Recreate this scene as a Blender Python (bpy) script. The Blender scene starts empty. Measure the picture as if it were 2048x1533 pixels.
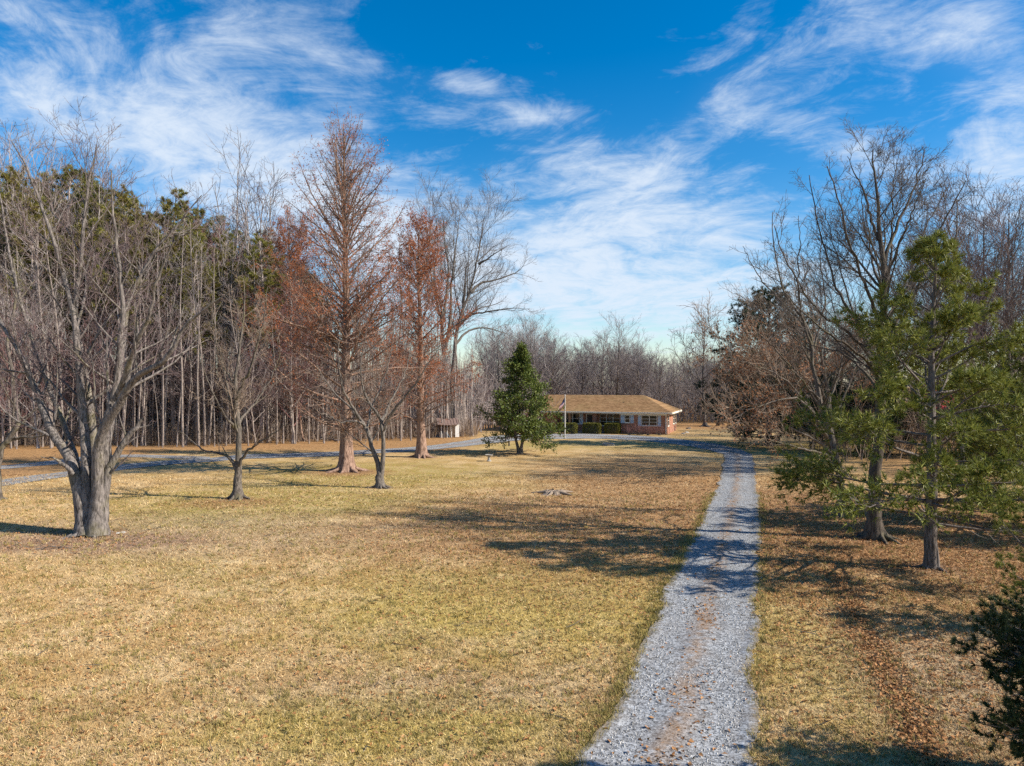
import bpy, math, random
import numpy as np
from mathutils import Vector

C = bpy.context.scene
COL = C.collection
RNG = np.random.default_rng(7)
random.seed(7)

# ------------------------------------------------------------------ camera
H, F, CX, CY = 6.2, 1419.0, 1024.0, 766.5       # eye height (m); focal length and centre in photo pixels
cam = bpy.data.cameras.new('camera')
cam.sensor_width = 36.0
cam.lens = 36.0 * F / 2048.0
cam.clip_start, cam.clip_end = 0.1, 3000
cam_o = bpy.data.objects.new('camera', cam)
COL.objects.link(cam_o)
cam_o.location = (0, 0, H)
cam_o.rotation_euler = (math.radians(90), 0, 0)
C.camera = cam_o

def G(px, py):                                   # photo pixel -> point on the ground
    d = F * H / (py - CY)
    return np.array([(px - CX) / F * d, d])
def at(px, py, Y):                               # photo pixel at depth Y
    return np.array([(px - CX) / F * Y, Y, H + (CY - py) / F * Y])

# ------------------------------------------------------------------ node helpers
class S:
    """a socket with arithmetic"""
    def __init__(s, nt, k): s.nt, s.k = nt, k
    def _m(s, op, *a, clamp=False):
        n = s.nt.nodes.new('ShaderNodeMath'); n.operation = op; n.use_clamp = clamp
        for i, v in enumerate((s,) + a):
            if isinstance(v, S): s.nt.links.new(v.k, n.inputs[i])
            else: n.inputs[i].default_value = v
        return S(s.nt, n.outputs[0])
    def __add__(s, o): return s._m('ADD', o)
    __radd__ = __add__
    def __mul__(s, o): return s._m('MULTIPLY', o)
    __rmul__ = __mul__
    def __sub__(s, o): return s._m('SUBTRACT', o)
    def __rsub__(s, o): return (s * -1.0) + o
    def __truediv__(s, o): return s._m('DIVIDE', o)
    def __pow__(s, o): return s._m('POWER', o)
    def clamp(s): return s._m('ADD', 0.0, clamp=True)
    def max(s, o): return s._m('MAXIMUM', o)
    def min(s, o): return s._m('MINIMUM', o)
    def sin(s): return s._m('SINE')
    def exp(s): return s._m('EXPONENT')
    def step(s, a, b):
        n = s.nt.nodes.new('ShaderNodeMapRange'); n.interpolation_type = 'SMOOTHSTEP'
        s.nt.links.new(s.k, n.inputs['Value'])
        n.inputs['From Min'].default_value = a; n.inputs['From Max'].default_value = b
        n.inputs['To Min'].default_value = 0; n.inputs['To Max'].default_value = 1
        if a > b:
            n.inputs['From Min'].default_value = b; n.inputs['From Max'].default_value = a
            n.inputs['To Min'].default_value = 1; n.inputs['To Max'].default_value = 0
        return S(s.nt, n.outputs[0])

def noise(nt, vec, scale, detail=2, rough=0.5, dist=0.0, color=False):
    n = nt.nodes.new('ShaderNodeTexNoise')
    n.inputs['Scale'].default_value = scale; n.inputs['Detail'].default_value = detail
    n.inputs['Roughness'].default_value = rough; n.inputs['Distortion'].default_value = dist
    if vec is not None: nt.links.new(vec.k if isinstance(vec, S) else vec, n.inputs['Vector'])
    return S(nt, n.outputs['Color' if color else 'Fac'])
def voronoi(nt, vec, scale, out='Color', feat='F1'):
    n = nt.nodes.new('ShaderNodeTexVoronoi'); n.feature = feat
    n.inputs['Scale'].default_value = scale
    nt.links.new(vec.k, n.inputs['Vector'])
    return S(nt, n.outputs[out])
def mix(nt, fac, a, b, blend='MIX'):
    n = nt.nodes.new('ShaderNodeMix'); n.data_type = 'RGBA'; n.blend_type = blend
    n.clamp_factor = True
    for key, v in ((0, fac), (6, a), (7, b)):
        if isinstance(v, S): nt.links.new(v.k, n.inputs[key])
        elif key == 0: n.inputs[0].default_value = v
        else: n.inputs[key].default_value = (*v, 1) if len(v) == 3 else v
    return S(nt, n.outputs[2])
def scale_col(nt, col, f):
    n = nt.nodes.new('ShaderNodeVectorMath'); n.operation = 'SCALE'
    if isinstance(col, S): nt.links.new(col.k, n.inputs[0])
    else: n.inputs[0].default_value = col[:3]
    if isinstance(f, S): nt.links.new(f.k, n.inputs['Scale'])
    else: n.inputs['Scale'].default_value = f
    return S(nt, n.outputs[0])
def sep(nt, v):
    n = nt.nodes.new('ShaderNodeSeparateXYZ'); nt.links.new(v.k, n.inputs[0])
    return tuple(S(nt, o) for o in n.outputs)
def comb(nt, x, y, z):
    n = nt.nodes.new('ShaderNodeCombineXYZ')
    for i, v in enumerate((x, y, z)):
        if isinstance(v, S): nt.links.new(v.k, n.inputs[i])
        else: n.inputs[i].default_value = v
    return S(nt, n.outputs[0])
def geo(nt, out='Position'):
    for n in nt.nodes:
        if n.type == 'NEW_GEOMETRY': return S(nt, n.outputs[out])
    return S(nt, nt.nodes.new('ShaderNodeNewGeometry').outputs[out])
def objco(nt):
    for n in nt.nodes:
        if n.type == 'TEX_COORD': return S(nt, n.outputs['Object'])
    return S(nt, nt.nodes.new('ShaderNodeTexCoord').outputs['Object'])

# ------------------------------------------------------------------ world, sun, exposure
SUN_EL, SUN_AZ = math.radians(35.95), math.radians(102.5)   # azimuth from +Y towards +X
w = bpy.data.worlds.new('World'); C.world = w; w.use_nodes = True
nt = w.node_tree; nt.nodes.clear()
sky = nt.nodes.new('ShaderNodeTexSky'); sky.sky_type = 'NISHITA'; sky.sun_disc = False
sky.sun_elevation = SUN_EL; sky.sun_rotation = SUN_AZ
sky.air_density = 1.0; sky.dust_density = 0.3; sky.ozone_density = 2.5
tc = nt.nodes.new('ShaderNodeTexCoord')
D = S(nt, tc.outputs['Generated'])
dx, dy, dz = sep(nt, D)
hs = nt.nodes.new('ShaderNodeHueSaturation'); hs.inputs['Saturation'].default_value = 1.50
hs.inputs['Value'].default_value = 1.20; hs.inputs['Hue'].default_value = 0.50
nt.links.new(sky.outputs[0], hs.inputs['Color'])
blue = S(nt, hs.outputs[0])
# cirrus on a sheet high above: streaks run away from the viewer, mottled by finer wisps
zc = dz.max(0.0) + 0.16
u, v = dx / zc, dy / zc
warp = noise(nt, comb(nt, u * 0.5, v * 0.5, 3.1), 1.4, 3, 0.5) - 0.5
lumpy = noise(nt, comb(nt, u * 1.15 + warp * 0.9, v * 0.75 + warp * 0.7, 0.4), 1.3, 4, 0.5)
fib = noise(nt, comb(nt, u * 1.5 + warp * 1.3, v * 1.25 + u * 0.35 + warp * 0.9, 7.7), 2.4, 10, 0.66, 0.5)
fine_ = noise(nt, comb(nt, u * 2.6 - v * 0.9 + warp * 2.4, v * 3.6 + u * 1.0 + warp * 1.8, 1.7), 2.6, 9, 0.7, 0.7)
tex = fib * 0.50 + lumpy * 0.22 + fine_ * 0.28
# where the banks of cirrus stand (direction: x/y and z/y), soft ellipses
fx, fz = dx / dy.max(0.05), dz / dy.max(0.05)
ahead = dy.step(0.05, 0.25)
def bank(px, py, rx, ry, tilt, amp):
    cx, cz, a = (px - CX) / F, (CY - py) / F, math.radians(tilt)
    ex, ez = fx - cx, fz - cz
    p = (ex * math.cos(a) + ez * math.sin(a)) * (F / rx)
    q = (ez * math.cos(a) - ex * math.sin(a)) * (F / ry)
    return ((p * p + q * q) * -1.0).exp() * amp
banks = None
for b in ((60, 210, 420, 130, -14, 0.31), (470, 320, 360, 110, -18, 0.33), (690, 120, 240, 70, -22, 0.20), (250, 70, 420, 60, -12, 0.14),
          (935, 168, 80, 26, -6, 0.32), (1100, 228, 80, 26, 4, 0.32), (1180, 330, 170, 60, -14, 0.24), (1120, 510, 450, 160, -6, 0.40), (1380, 440, 190, 60, 6, 0.22),
          (1430, 240, 200, 60, 26, 0.20), (1640, 270, 240, 70, -24, 0.22), (1700, 80, 330, 80, 16, 0.20), (1980, 110, 190, 90, -18, 0.36),
          (2000, 300, 220, 80, 20, 0.32), (2060, 410, 220, 70, 8, 0.34), (1400, 600, 560, 100, 0, 0.16), (880, 560, 260, 110, 0, 0.16), (640, 420, 260, 60, -8, 0.18),
          (1150, 40, 360, 130, 0, -0.26), (1250, 170, 130, 70, -20, -0.14), (900, 290, 150, 60, -10, -0.12), (1560, 150, 90, 60, 20, -0.06)):
    t = bank(*b); banks = t if banks is None else banks + t
elsewhere = (1.0 - ahead) * lumpy.step(0.45, 0.75) * 0.4
cover = banks * ahead + elsewhere
dens = (tex - 0.505 + cover * 0.42).step(0.0, 0.27)
dens = (dens * 0.84 + cover.step(0.0, 0.9) * 0.16).min(0.92)
horizon = dz.step(0.30, 0.0) * 0.26
dens = dens.max(horizon)
white = nt.nodes.new('ShaderNodeRGB'); white.outputs[0].default_value = (5.6, 6.3, 7.2, 1)
skycol = mix(nt, dens, blue, S(nt, white.outputs[0]))
bg = nt.nodes.new('ShaderNodeBackground'); bg.inputs['Strength'].default_value = 0.085
nt.links.new(skycol.k, bg.inputs['Color'])
wo = nt.nodes.new('ShaderNodeOutputWorld'); nt.links.new(bg.outputs[0], wo.inputs[0])

sl = bpy.data.lights.new('sun', 'SUN'); sl.energy = 5.0; sl.angle = math.radians(0.53); sl.color = (1.0, 0.92, 0.79)
so = bpy.data.objects.new('sun', sl); COL.objects.link(so)
sd = Vector((math.sin(SUN_AZ) * math.cos(SUN_EL), math.cos(SUN_AZ) * math.cos(SUN_EL), math.sin(SUN_EL)))
so.rotation_euler = sd.to_track_quat('Z', 'Y').to_euler()
C.view_settings.view_transform = 'Standard'; C.view_settings.look = 'None'
C.view_settings.gamma = 1.0; C.view_settings.use_curve_mapping = False
C.view_settings.exposure = 0.70
C.cycles.max_bounces = 5; C.cycles.diffuse_bounces = 3; C.cycles.glossy_bounces = 2
C.cycles.transmission_bounces = 2; C.cycles.transparent_max_bounces = 4
C.cycles.use_denoising = False
C.render.filter_size = 0.8

# ------------------------------------------------------------------ materials
def material(name, build, rough=0.85, spec=0.2, bump=None):
    m = bpy.data.materials.new(name); m.use_nodes = True
    t = m.node_tree; b = t.nodes['Principled BSDF']
    b.inputs['Roughness'].default_value = rough
    b.inputs['Specular IOR Level'].default_value = spec
    c = build(t)
    hgt = None
    if isinstance(c, tuple) and len(c) == 2 and isinstance(c[1], (S, type(None))) and isinstance(c[0], S): c, hgt = c
    if isinstance(c, S): t.links.new(c.k, b.inputs['Base Color'])
    else: b.inputs['Base Color'].default_value = (*c, 1)
    if hgt is not None:
        bn = t.nodes.new('ShaderNodeBump'); bn.inputs['Strength'].default_value = bump[0]
        bn.inputs['Distance'].default_value = bump[1]
        t.links.new(hgt.k, bn.inputs['Height']); t.links.new(bn.outputs[0], b.inputs['Normal'])
    return m
def plain(name, col, rough=0.6, spec=0.3, var=0.12, scale=6.0):
    def f(t):
        n = noise(t, objco(t), scale, 4, 0.6)
        return scale_col(t, col, 1.0 - var + n * (2 * var))
    return material(name, f, rough, spec)
def bark(name, dark, light, moss=None, fissure=9.0, mossamt=0.35):
    def f(t):
        p = objco(t); x, y, z = sep(t, p)
        stretched = comb(t, x * 1.0, y * 1.0, z * 0.22)
        n1 = noise(t, stretched, fissure * 1.6, 5, 0.65, 0.6)
        n2 = noise(t, p, 1.3, 3, 0.5)
        n3 = noise(t, p, 26.0, 3, 0.6)
        c = mix(t, n1.step(0.34, 0.66), dark, light)
        c = mix(t, n2.step(0.4, 0.7) * 0.4, c, tuple(0.6 * (a + b) for a, b in zip(dark, light)))
        if moss:
            g = noise(t, p, 0.9, 4, 0.6)
            c = mix(t, g.step(0.5, 0.66) * mossamt, c, moss)
        c = scale_col(t, c, 0.72 + n3 * 0.56)
        return c, n1 * 0.8 + n3 * 0.2
    return material(name, f, 0.92, 0.1, (0.9, 0.03))
def twigs(name, a, b):
    def f(t):
        r = geo(t, 'Random Per Island')
        n = noise(t, objco(t), 0.35, 3, 0.6)
        return mix(t, (r * 0.6 + n.step(0.35, 0.65) * 0.5), a, b)
    return material(name, f, 0.85, 0.15)
def foliage(name, cols, trans=0.25, rough=0.55, spec=0.3, clump=0.7):
    m = bpy.data.materials.new(name); m.use_nodes = True
    t = m.node_tree; b = t.nodes['Principled BSDF']
    r = geo(t, 'Random Per Island'); n = noise(t, objco(t), clump, 3, 0.6)
    c = mix(t, r, cols[0], cols[1]); c = mix(t, n.step(0.42, 0.68) * 0.75, c, cols[2])
    t.links.new(c.k, b.inputs['Base Color']); b.inputs['Roughness'].default_value = rough
    b.inputs['Specular IOR Level'].default_value = spec
    tr = t.nodes.new('ShaderNodeBsdfTranslucent'); t.links.new(c.k, tr.inputs['Color'])
    mx = t.nodes.new('ShaderNodeMixShader'); mx.inputs[0].default_value = trans
    t.links.new(b.outputs[0], mx.inputs[1]); t.links.new(tr.outputs[0], mx.inputs[2])
    t.links.new(mx.outputs[0], t.nodes['Material Output'].inputs[0])
    return m

def blob(t, x, y, cx, cy, rx, ry, wob, edge=0.45):
    a, b = (x - cx) * (1.0 / rx), (y - cy) * (1.0 / ry)
    r = (a * a + b * b) ** 0.5 + wob
    return r.step(1.0 + edge, 1.0 - edge)

MAPLE = G(180, 1070)
FEET = [(*map(float, G(px, py)), r_) for px, py, r_ in ((475, 998, .8), (760, 976, .8), (693, 943, 1.5), (843, 915, 1.2), (1040, 908, 1.2), (1683, 1032, 1.0), (1750, 1078, 1.1), (1862, 1137, 1.0))]
def lawn_colour(t):
    p = geo(t); x, y, z = sep(t, p)
    q = comb(t, x, y, 0.0)
    big = noise(t, q, 0.11, 4, 0.6, 0.4)
    mid = noise(t, q, 0.55, 4, 0.6)
    small = noise(t, q, 3.2, 4, 0.65)
    fine = noise(t, q, 17.0, 3, 0.6)
    wob = (mid - 0.5) * 1.1 + (small - 0.5) * 0.5
    c = mix(t, mid.step(0.35, 0.65), (0.41, 0.265, 0.112), (0.51, 0.36, 0.185))
    c = mix(t, big.step(0.50, 0.66) * 0.40, c, (0.255, 0.21, 0.065))          # green growth through the straw
    grn = blob(t, x, y, 1.0, 20.5, 6.5, 4.2, wob)
    grn = grn.max(blob(t, x, y, -2.3, 12.8, 3.2, 1.4, wob))
    grn = grn.max(blob(t, x, y, 6.5, 17.5, 1.6, 5.0, wob) * 0.7)
    c = mix(t, grn * 0.65, c, (0.39, 0.30, 0.075))
    olive_g = blob(t, x, y, -13.0, 38.0, 8.0, 8.0, wob).max(blob(t, x, y, -9.5, 48.0, 9.0, 8.0, wob))
    olive_g = olive_g.max(blob(t, x, y, 27.0, 66.0, 9.0, 7.0, wob)).max(blob(t, x, y, 8.0, 71.0, 16.0, 5.0, wob) * 0.7)
    c = mix(t, olive_g * 0.60 * small.step(0.36, 0.6), c, (0.21, 0.20, 0.030))  # patches of olive green grass
    grey = blob(t, x, y, float(MAPLE[0]) + 4.0, float(MAPLE[1]) + 0.5, 10.0, 4.2, wob)
    c = mix(t, grey * 0.40, c, (0.33, 0.245, 0.175))
    mul = blob(t, x, y, float(MAPLE[0]) + 0.4, float(MAPLE[1]) - 1.2, 4.3, 2.0, wob)
    c = mix(t, mul * 0.62, c, (0.235, 0.14, 0.11))
    thin = blob(t, x, y, 10.5, 14.0, 3.4, 4.0, wob).max(blob(t, x, y, -2.0, 14.2, 3.6, 1.0, wob) * 0.55)
    c = mix(t, thin * 0.5, c, (0.33, 0.25, 0.18))
    drift = noise(t, comb(t, x * 0.45 + y * 0.1, y * 0.8, 5.0), 0.8, 4, 0.65)
    c = mix(t, drift.step(0.52, 0.70) * 0.5, c, (0.245, 0.165, 0.085))
    c = mix(t, drift.step(0.44, 0.30) * 0.45, c, (0.56, 0.43, 0.24))
    leaf = blob(t, x, y, 15.5, 31.0, 10.0, 12.5, wob).max(blob(t, x, y, 4.0, 31.0, 10.5, 9.5, wob) * 0.75)
    leaf = leaf.max(blob(t, x, y, 9.0, 46.0, 7.5, 13.0, wob) * 0.75).max(blob(t, x, y, -14.7, 36.6, 2.4, 1.6, wob) * 0.7)
    leaf = leaf.max(blob(t, x, y, -11.6, 49.2, 3.0, 1.8, wob) * 0.9)
    c = mix(t, leaf * 0.80, c, mix(t, small.step(0.35, 0.65), (0.20, 0.105, 0.052), (0.37, 0.205, 0.105)))
    ditch = ((x - y * 0.313 - 3.25 + (mid - 0.5) * 1.4) * 2.6)
    c = mix(t, ((ditch * ditch) * -1.0).exp() * y.step(24.0, 20.0) * small.step(0.3, 0.6) * 0.8, c, (0.20, 0.115, 0.06))
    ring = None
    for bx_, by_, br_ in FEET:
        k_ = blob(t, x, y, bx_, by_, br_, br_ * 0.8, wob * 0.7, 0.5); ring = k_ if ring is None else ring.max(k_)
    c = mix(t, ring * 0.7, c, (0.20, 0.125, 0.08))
    wood = (y + wob * 5.0 + x * 0.32).step(53.0, 57.0) * (x + wob * 3.0).step(-2.0, -7.0) * (y + wob * 4.0).step(60.0, 68.0)
    wood = wood.max((y + wob * 4.0).step(91.0, 99.0)).max((x - y * 0.36 + wob * 4.0).step(4.0, 10.0) * y.step(40.0, 50.0) * 0.8)
    wood = wood.max((x + wob * 4.0).step(-28.0, -34.0) * y.step(44.0, 48.0))
    c = mix(t, wood * 0.82, c, mix(t, small.step(0.35, 0.65), (0.21, 0.11, 0.05), (0.40, 0.22, 0.10)))
    spk = noise(t, q, 7.0, 3, 0.7)
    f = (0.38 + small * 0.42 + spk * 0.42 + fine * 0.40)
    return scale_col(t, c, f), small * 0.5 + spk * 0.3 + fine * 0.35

M = {}
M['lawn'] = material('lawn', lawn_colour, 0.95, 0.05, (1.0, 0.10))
def blade_colour(t):
    c, _ = lawn_colour(t)
    r = geo(t, 'Random Per Island')
    c = mix(t, r.step(0.72, 1.0) * 0.75, c, (0.60, 0.47, 0.27))
    return scale_col(t, c, 0.82 + r * 0.55)
M['blade'] = material('blade', blade_colour, 0.8, 0.15)
M['tuft'] = twigs('tuft', (0.15, 0.13, 0.035), (0.42, 0.33, 0.12))

def gravel(t, drive=True):
    p = geo(t); x, y, z = sep(t, p); q = comb(t, x, y, 0.0)
    v1 = voronoi(t, q, 17.0); v2 = voronoi(t, q, 34.0)
    r1, _, _ = sep(t, v1); r2, _, _ = sep(t, v2)
    n = noise(t, q, 0.7, 4, 0.6); n2 = noise(t, q, 4.0, 4, 0.65)
    g = r1 * 0.45 + r2 * 0.55
    c = mix(t, g.step(0.05, 0.95), (0.08, 0.085, 0.093), (0.45, 0.465, 0.485))
    c = mix(t, n.step(0.4, 0.7) * 0.25, c, (0.27, 0.235, 0.20))
    uvn = t.nodes.new('ShaderNodeUVMap'); uvn.uv_map = 'across'
    a, along, _ = sep(t, S(t, uvn.outputs[0]))
    k = (a - 0.48) * 1.0
    strip = ((k * k) * -130.0).exp() * (n2 * 1.2 + n * 1.5 - 0.98).step(0.05, 0.5)
    edge = ((a - 0.5) * (a - 0.5) * 4.0 + (n2 - 0.5) * 0.6).step(0.72, 1.05)
    dirt = mix(t, r2, (0.21, 0.125, 0.07), (0.42, 0.26, 0.14))
    c = mix(t, strip * 0.6, c, dirt)
    ruts = ((a - 0.24) * (a - 0.24) * -90.0).exp().max(((a - 0.74) * (a - 0.74) * -90.0).exp())
    c = mix(t, (1.0 - ruts) * n2.step(0.35, 0.65) * 0.30, c, (0.16, 0.125, 0.095))
    c = mix(t, edge * 0.7, c, (0.27, 0.20, 0.12))
    return c, r1 * 0.6 + r2 * 0.4
M['gravel'] = material('gravel', gravel, 0.9, 0.15, (0.9, 0.05))
def stone_col(t):
    r = geo(t, 'Random Per Island')
    return mix(t, r, (0.11, 0.108, 0.105), (0.52, 0.505, 0.485))
M['stone'] = material('stone', stone_col, 0.85, 0.2)
M['rock'] = plain('rock', (0.42, 0.40, 0.36), 0.9, 0.15, 0.35, 5)
M['leaf'] = foliage('leaf', [(0.23, 0.10, 0.035), (0.46, 0.255, 0.115), (0.36, 0.17, 0.06)], 0.1, 0.7, 0.2)
M['maple_bark'] = bark('maple_bark', (0.045, 0.039, 0.035), (0.27, 0.235, 0.215), (0.17, 0.15, 0.055))
M['small_bark'] = bark('small_bark', (0.045, 0.038, 0.032), (0.20, 0.17, 0.145), (0.16, 0.145, 0.055))
M['dark_bark'] = bark('dark_bark', (0.065, 0.056, 0.048), (0.22, 0.19, 0.165))
M['oak_bark'] = bark('oak_bark', (0.04, 0.033, 0.028), (0.145, 0.12, 0.10), (0.12, 0.12, 0.05), 9, 0.3)
M['pine_bark'] = bark('pine_bark', (0.055, 0.046, 0.04), (0.20, 0.17, 0.155))
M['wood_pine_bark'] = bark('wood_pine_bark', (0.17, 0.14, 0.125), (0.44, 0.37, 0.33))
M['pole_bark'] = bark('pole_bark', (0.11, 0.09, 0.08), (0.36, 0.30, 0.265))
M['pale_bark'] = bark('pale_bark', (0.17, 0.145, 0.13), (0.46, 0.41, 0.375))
M['redwood_bark'] = bark('redwood_bark', (0.11, 0.065, 0.047), (0.38, 0.255, 0.195), None, 7)
M['moss_bark'] = bark('moss_bark', (0.20, 0.18, 0.03), (0.48, 0.44, 0.08))
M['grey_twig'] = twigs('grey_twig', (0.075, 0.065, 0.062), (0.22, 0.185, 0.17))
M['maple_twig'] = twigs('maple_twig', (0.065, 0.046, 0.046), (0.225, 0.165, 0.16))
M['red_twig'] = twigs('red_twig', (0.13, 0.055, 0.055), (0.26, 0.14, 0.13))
M['far_twig'] = twigs('far_twig', (0.14, 0.12, 0.118), (0.33, 0.285, 0.275))  # paler grey: distance haze on the skyline trees put into the colour
M['deep_twig'] = twigs('deep_twig', (0.20, 0.165, 0.155), (0.44, 0.37, 0.34))  # twig colour lightened to lift the shaded depth of the wood
M['oak_twig'] = twigs('oak_twig', (0.065, 0.055, 0.05), (0.17, 0.14, 0.12))
M['brown_twig'] = twigs('brown_twig', (0.14, 0.095, 0.065), (0.34, 0.26, 0.20))
M['rust_twig'] = twigs('rust_twig', (0.085, 0.058, 0.048), (0.28, 0.205, 0.17))
M['rust_leaf'] = foliage('rust_leaf', [(0.25, 0.08, 0.034), (0.48, 0.18, 0.075), (0.35, 0.105, 0.042)], 0.3, 0.7, 0.15)
M['brown_leaf'] = foliage('brown_leaf', [(0.20, 0.09, 0.045), (0.38, 0.20, 0.11), (0.27, 0.12, 0.06)], 0.3, 0.7, 0.15)
M['needle'] = foliage('needle', [(0.075, 0.108, 0.025), (0.33, 0.325, 0.065), (0.19, 0.205, 0.042)], 0.18, 0.5, 0.2, 1.3)
M['wood_needle'] = foliage('wood_needle', [(0.12, 0.135, 0.035), (0.34, 0.31, 0.08), (0.24, 0.18, 0.06)], 0.35, 0.6, 0.2, 0.4)
M['blue_needle'] = foliage('blue_needle', [(0.022, 0.042, 0.022), (0.060, 0.092, 0.045), (0.035, 0.06, 0.03)], 0.15, 0.6, 0.2)
M['cedar'] = foliage('cedar', [(0.016, 0.030, 0.011), (0.075, 0.095, 0.03), (0.036, 0.05, 0.016)], 0.15, 0.6, 0.2, 1.5)
M['magnolia'] = foliage('magnolia', [(0.045, 0.085, 0.016), (0.17, 0.195, 0.042), (0.11, 0.14, 0.026)], 0.15, 0.5, 0.25, 0.8)
M['hedge_leaf'] = foliage('hedge_leaf', [(0.08, 0.085, 0.016), (0.20, 0.19, 0.035), (0.14, 0.12, 0.026)], 0.15, 0.6, 0.2, 1.5)
def brick(t):
    p = objco(t); x, y, z = sep(t, p)
    b = t.nodes.new('ShaderNodeTexBrick')
    t.links.new(comb(t, x + y, z, 0.0).k, b.inputs['Vector'])
    b.inputs['Scale'].default_value = 1.0; b.inputs['Brick Width'].default_value = 0.21
    b.inputs['Row Height'].default_value = 0.075; b.inputs['Mortar Size'].default_value = 0.008
    b.inputs['Color1'].default_value = (0.30, 0.10, 0.055, 1); b.inputs['Color2'].default_value = (0.44, 0.19, 0.105, 1)
    b.inputs['Mortar'].default_value = (0.40, 0.33, 0.28, 1); b.inputs['Bias'].default_value = 0.0
    n = noise(t, p, 1.5, 4, 0.6)
    return scale_col(t, S(t, b.outputs['Color']), 0.75 + n * 0.5), S(t, b.outputs['Fac']) * -1.0
M['brick'] = material('brick', brick, 0.9, 0.15, (0.6, 0.01))
def shingle(t):
    p = objco(t); x, y, z = sep(t, p)
    b = t.nodes.new('ShaderNodeTexBrick')
    t.links.new(comb(t, x, z, 0.0).k, b.inputs['Vector'])
    b.inputs['Scale'].default_value = 1.0; b.inputs['Brick Width'].default_value = 0.32
    b.inputs['Row Height'].default_value = 0.06; b.inputs['Mortar Size'].default_value = 0.006
    b.inputs['Color1'].default_value = (0.20, 0.112, 0.052, 1); b.inputs['Color2'].default_value = (0.37, 0.225, 0.115, 1)
    b.inputs['Mortar'].default_value = (0.17, 0.095, 0.045, 1)
    n = noise(t, p, 0.5, 5, 0.65); n2 = noise(t, p, 5.0, 4, 0.7)
    c = mix(t, n.step(0.45, 0.7) * 0.5, S(t, b.outputs['Color']), (0.27, 0.19, 0.085))
    return scale_col(t, c, 0.5 + n2 * 1.0), n2
M['shingle'] = material('shingle', shingle, 0.95, 0.1, (0.5, 0.03))
M['trim'] = plain('trim', (0.82, 0.78, 0.68), 0.5, 0.35, 0.06)
M['shutter'] = plain('shutter', (0.62, 0.68, 0.74), 0.5, 0.3, 0.06)
M['glass'] = material('glass', lambda t: (0.012, 0.016, 0.022), 0.06, 0.6)
M['door'] = plain('door', (0.05, 0.035, 0.035), 0.5, 0.3)
M['wood_post'] = plain('wood_post', (0.40, 0.24, 0.14), 0.7, 0.2)
M['concrete'] = plain('concrete', (0.29, 0.275, 0.25), 0.9, 0.15, 0.3, 8)
M['dark_iron'] = plain('dark_iron', (0.035, 0.035, 0.038), 0.6, 0.3)
M['pole_paint'] = plain('pole_paint', (0.58, 0.56, 0.52), 0.35, 0.5, 0.05)
M['flag_red'] = plain('flag_red', (0.45, 0.02, 0.035), 0.8, 0.1, 0.05)
M['flag_white'] = plain('flag_white', (0.75, 0.74, 0.74), 0.8, 0.1, 0.05)
M['flag_blue'] = plain('flag_blue', (0.02, 0.03, 0.13), 0.8, 0.1, 0.05)
M['white_paint'] = plain('white_paint', (0.82, 0.81, 0.78), 0.6, 0.3, 0.06)
M['rust_tin'] = plain('rust_tin', (0.20, 0.135, 0.115), 0.8, 0.2, 0.35, 3)
M['plywood'] = plain('plywood', (0.14, 0.095, 0.07), 0.9, 0.1, 0.3, 4)
M['tarp'] = plain('tarp', (0.10, 0.16, 0.22), 0.45, 0.4, 0.4, 5)
M['red_tin'] = plain('red_tin', (0.72, 0.02, 0.05), 0.45, 0.4, 0.08)
M['clay_wall'] = plain('clay_wall', (0.16, 0.12, 0.10), 0.9, 0.1, 0.15)
M['cut_wood'] = plain('cut_wood', (0.25, 0.195, 0.15), 0.9, 0.1, 0.35, 14)

# ------------------------------------------------------------------ mesh helpers
def mesh_np(name, verts, polys, mats, smooth=False, mat_idx=None):
    """polys: list of (k,n) int arrays (n = corners per face)"""
    me = bpy.data.meshes.new(name)
    verts = np.asarray(verts, dtype=np.float32)
    me.vertices.add(len(verts)); me.vertices.foreach_set('co', verts.ravel())
    polys = [p for p in polys if len(p)]
    nl = sum(p.size for p in polys); npoly = sum(len(p) for p in polys)
    me.loops.add(nl); me.loops.foreach_set('vertex_index', np.concatenate([p.ravel() for p in polys]).astype(np.int32))
    me.polygons.add(npoly)
    tot = np.concatenate([np.full(len(p), p.shape[1]) for p in polys])
    st = np.concatenate([[0], np.cumsum(tot)[:-1]])
    me.polygons.foreach_set('loop_start', st.astype(np.int32))
    me.polygons.foreach_set('use_smooth', np.full(npoly, smooth, dtype=bool))
    if mat_idx is not None: me.polygons.foreach_set('material_index', np.asarray(mat_idx, dtype=np.int32))
    for m in (mats if isinstance(mats, (list, tuple)) else [mats]): me.materials.append(m)
    me.update(calc_edges=True); me.validate()
    return me
def link(name, me, parent=None, loc=None, **props):
    o = bpy.data.objects.new(name, me); COL.objects.link(o)
    if parent is not None: o.parent = parent
    if loc is not None: o.location = loc
    for k, v in props.items(): o[k] = v
    return o
def thing(name, label, cat, loc=(0, 0, 0), rz=0.0, group=None):
    o = link(name, None); o.location = loc; o.rotation_euler = (0, 0, rz); o.empty_display_size = 0.2
    o['label'] = label; o['category'] = cat
    if group: o['group'] = group
    return o
def dup(root, loc, rz, sc=1.0, label=None, squash=1.0):
    r = root.copy(); COL.objects.link(r); r.location = loc; r.rotation_euler = (0, 0, rz); r.scale = (sc * squash, sc * squash, sc)
    if label: r['label'] = label
    for ch in root.children:
        c = ch.copy(); COL.objects.link(c); c.parent = r
    return r

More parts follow.
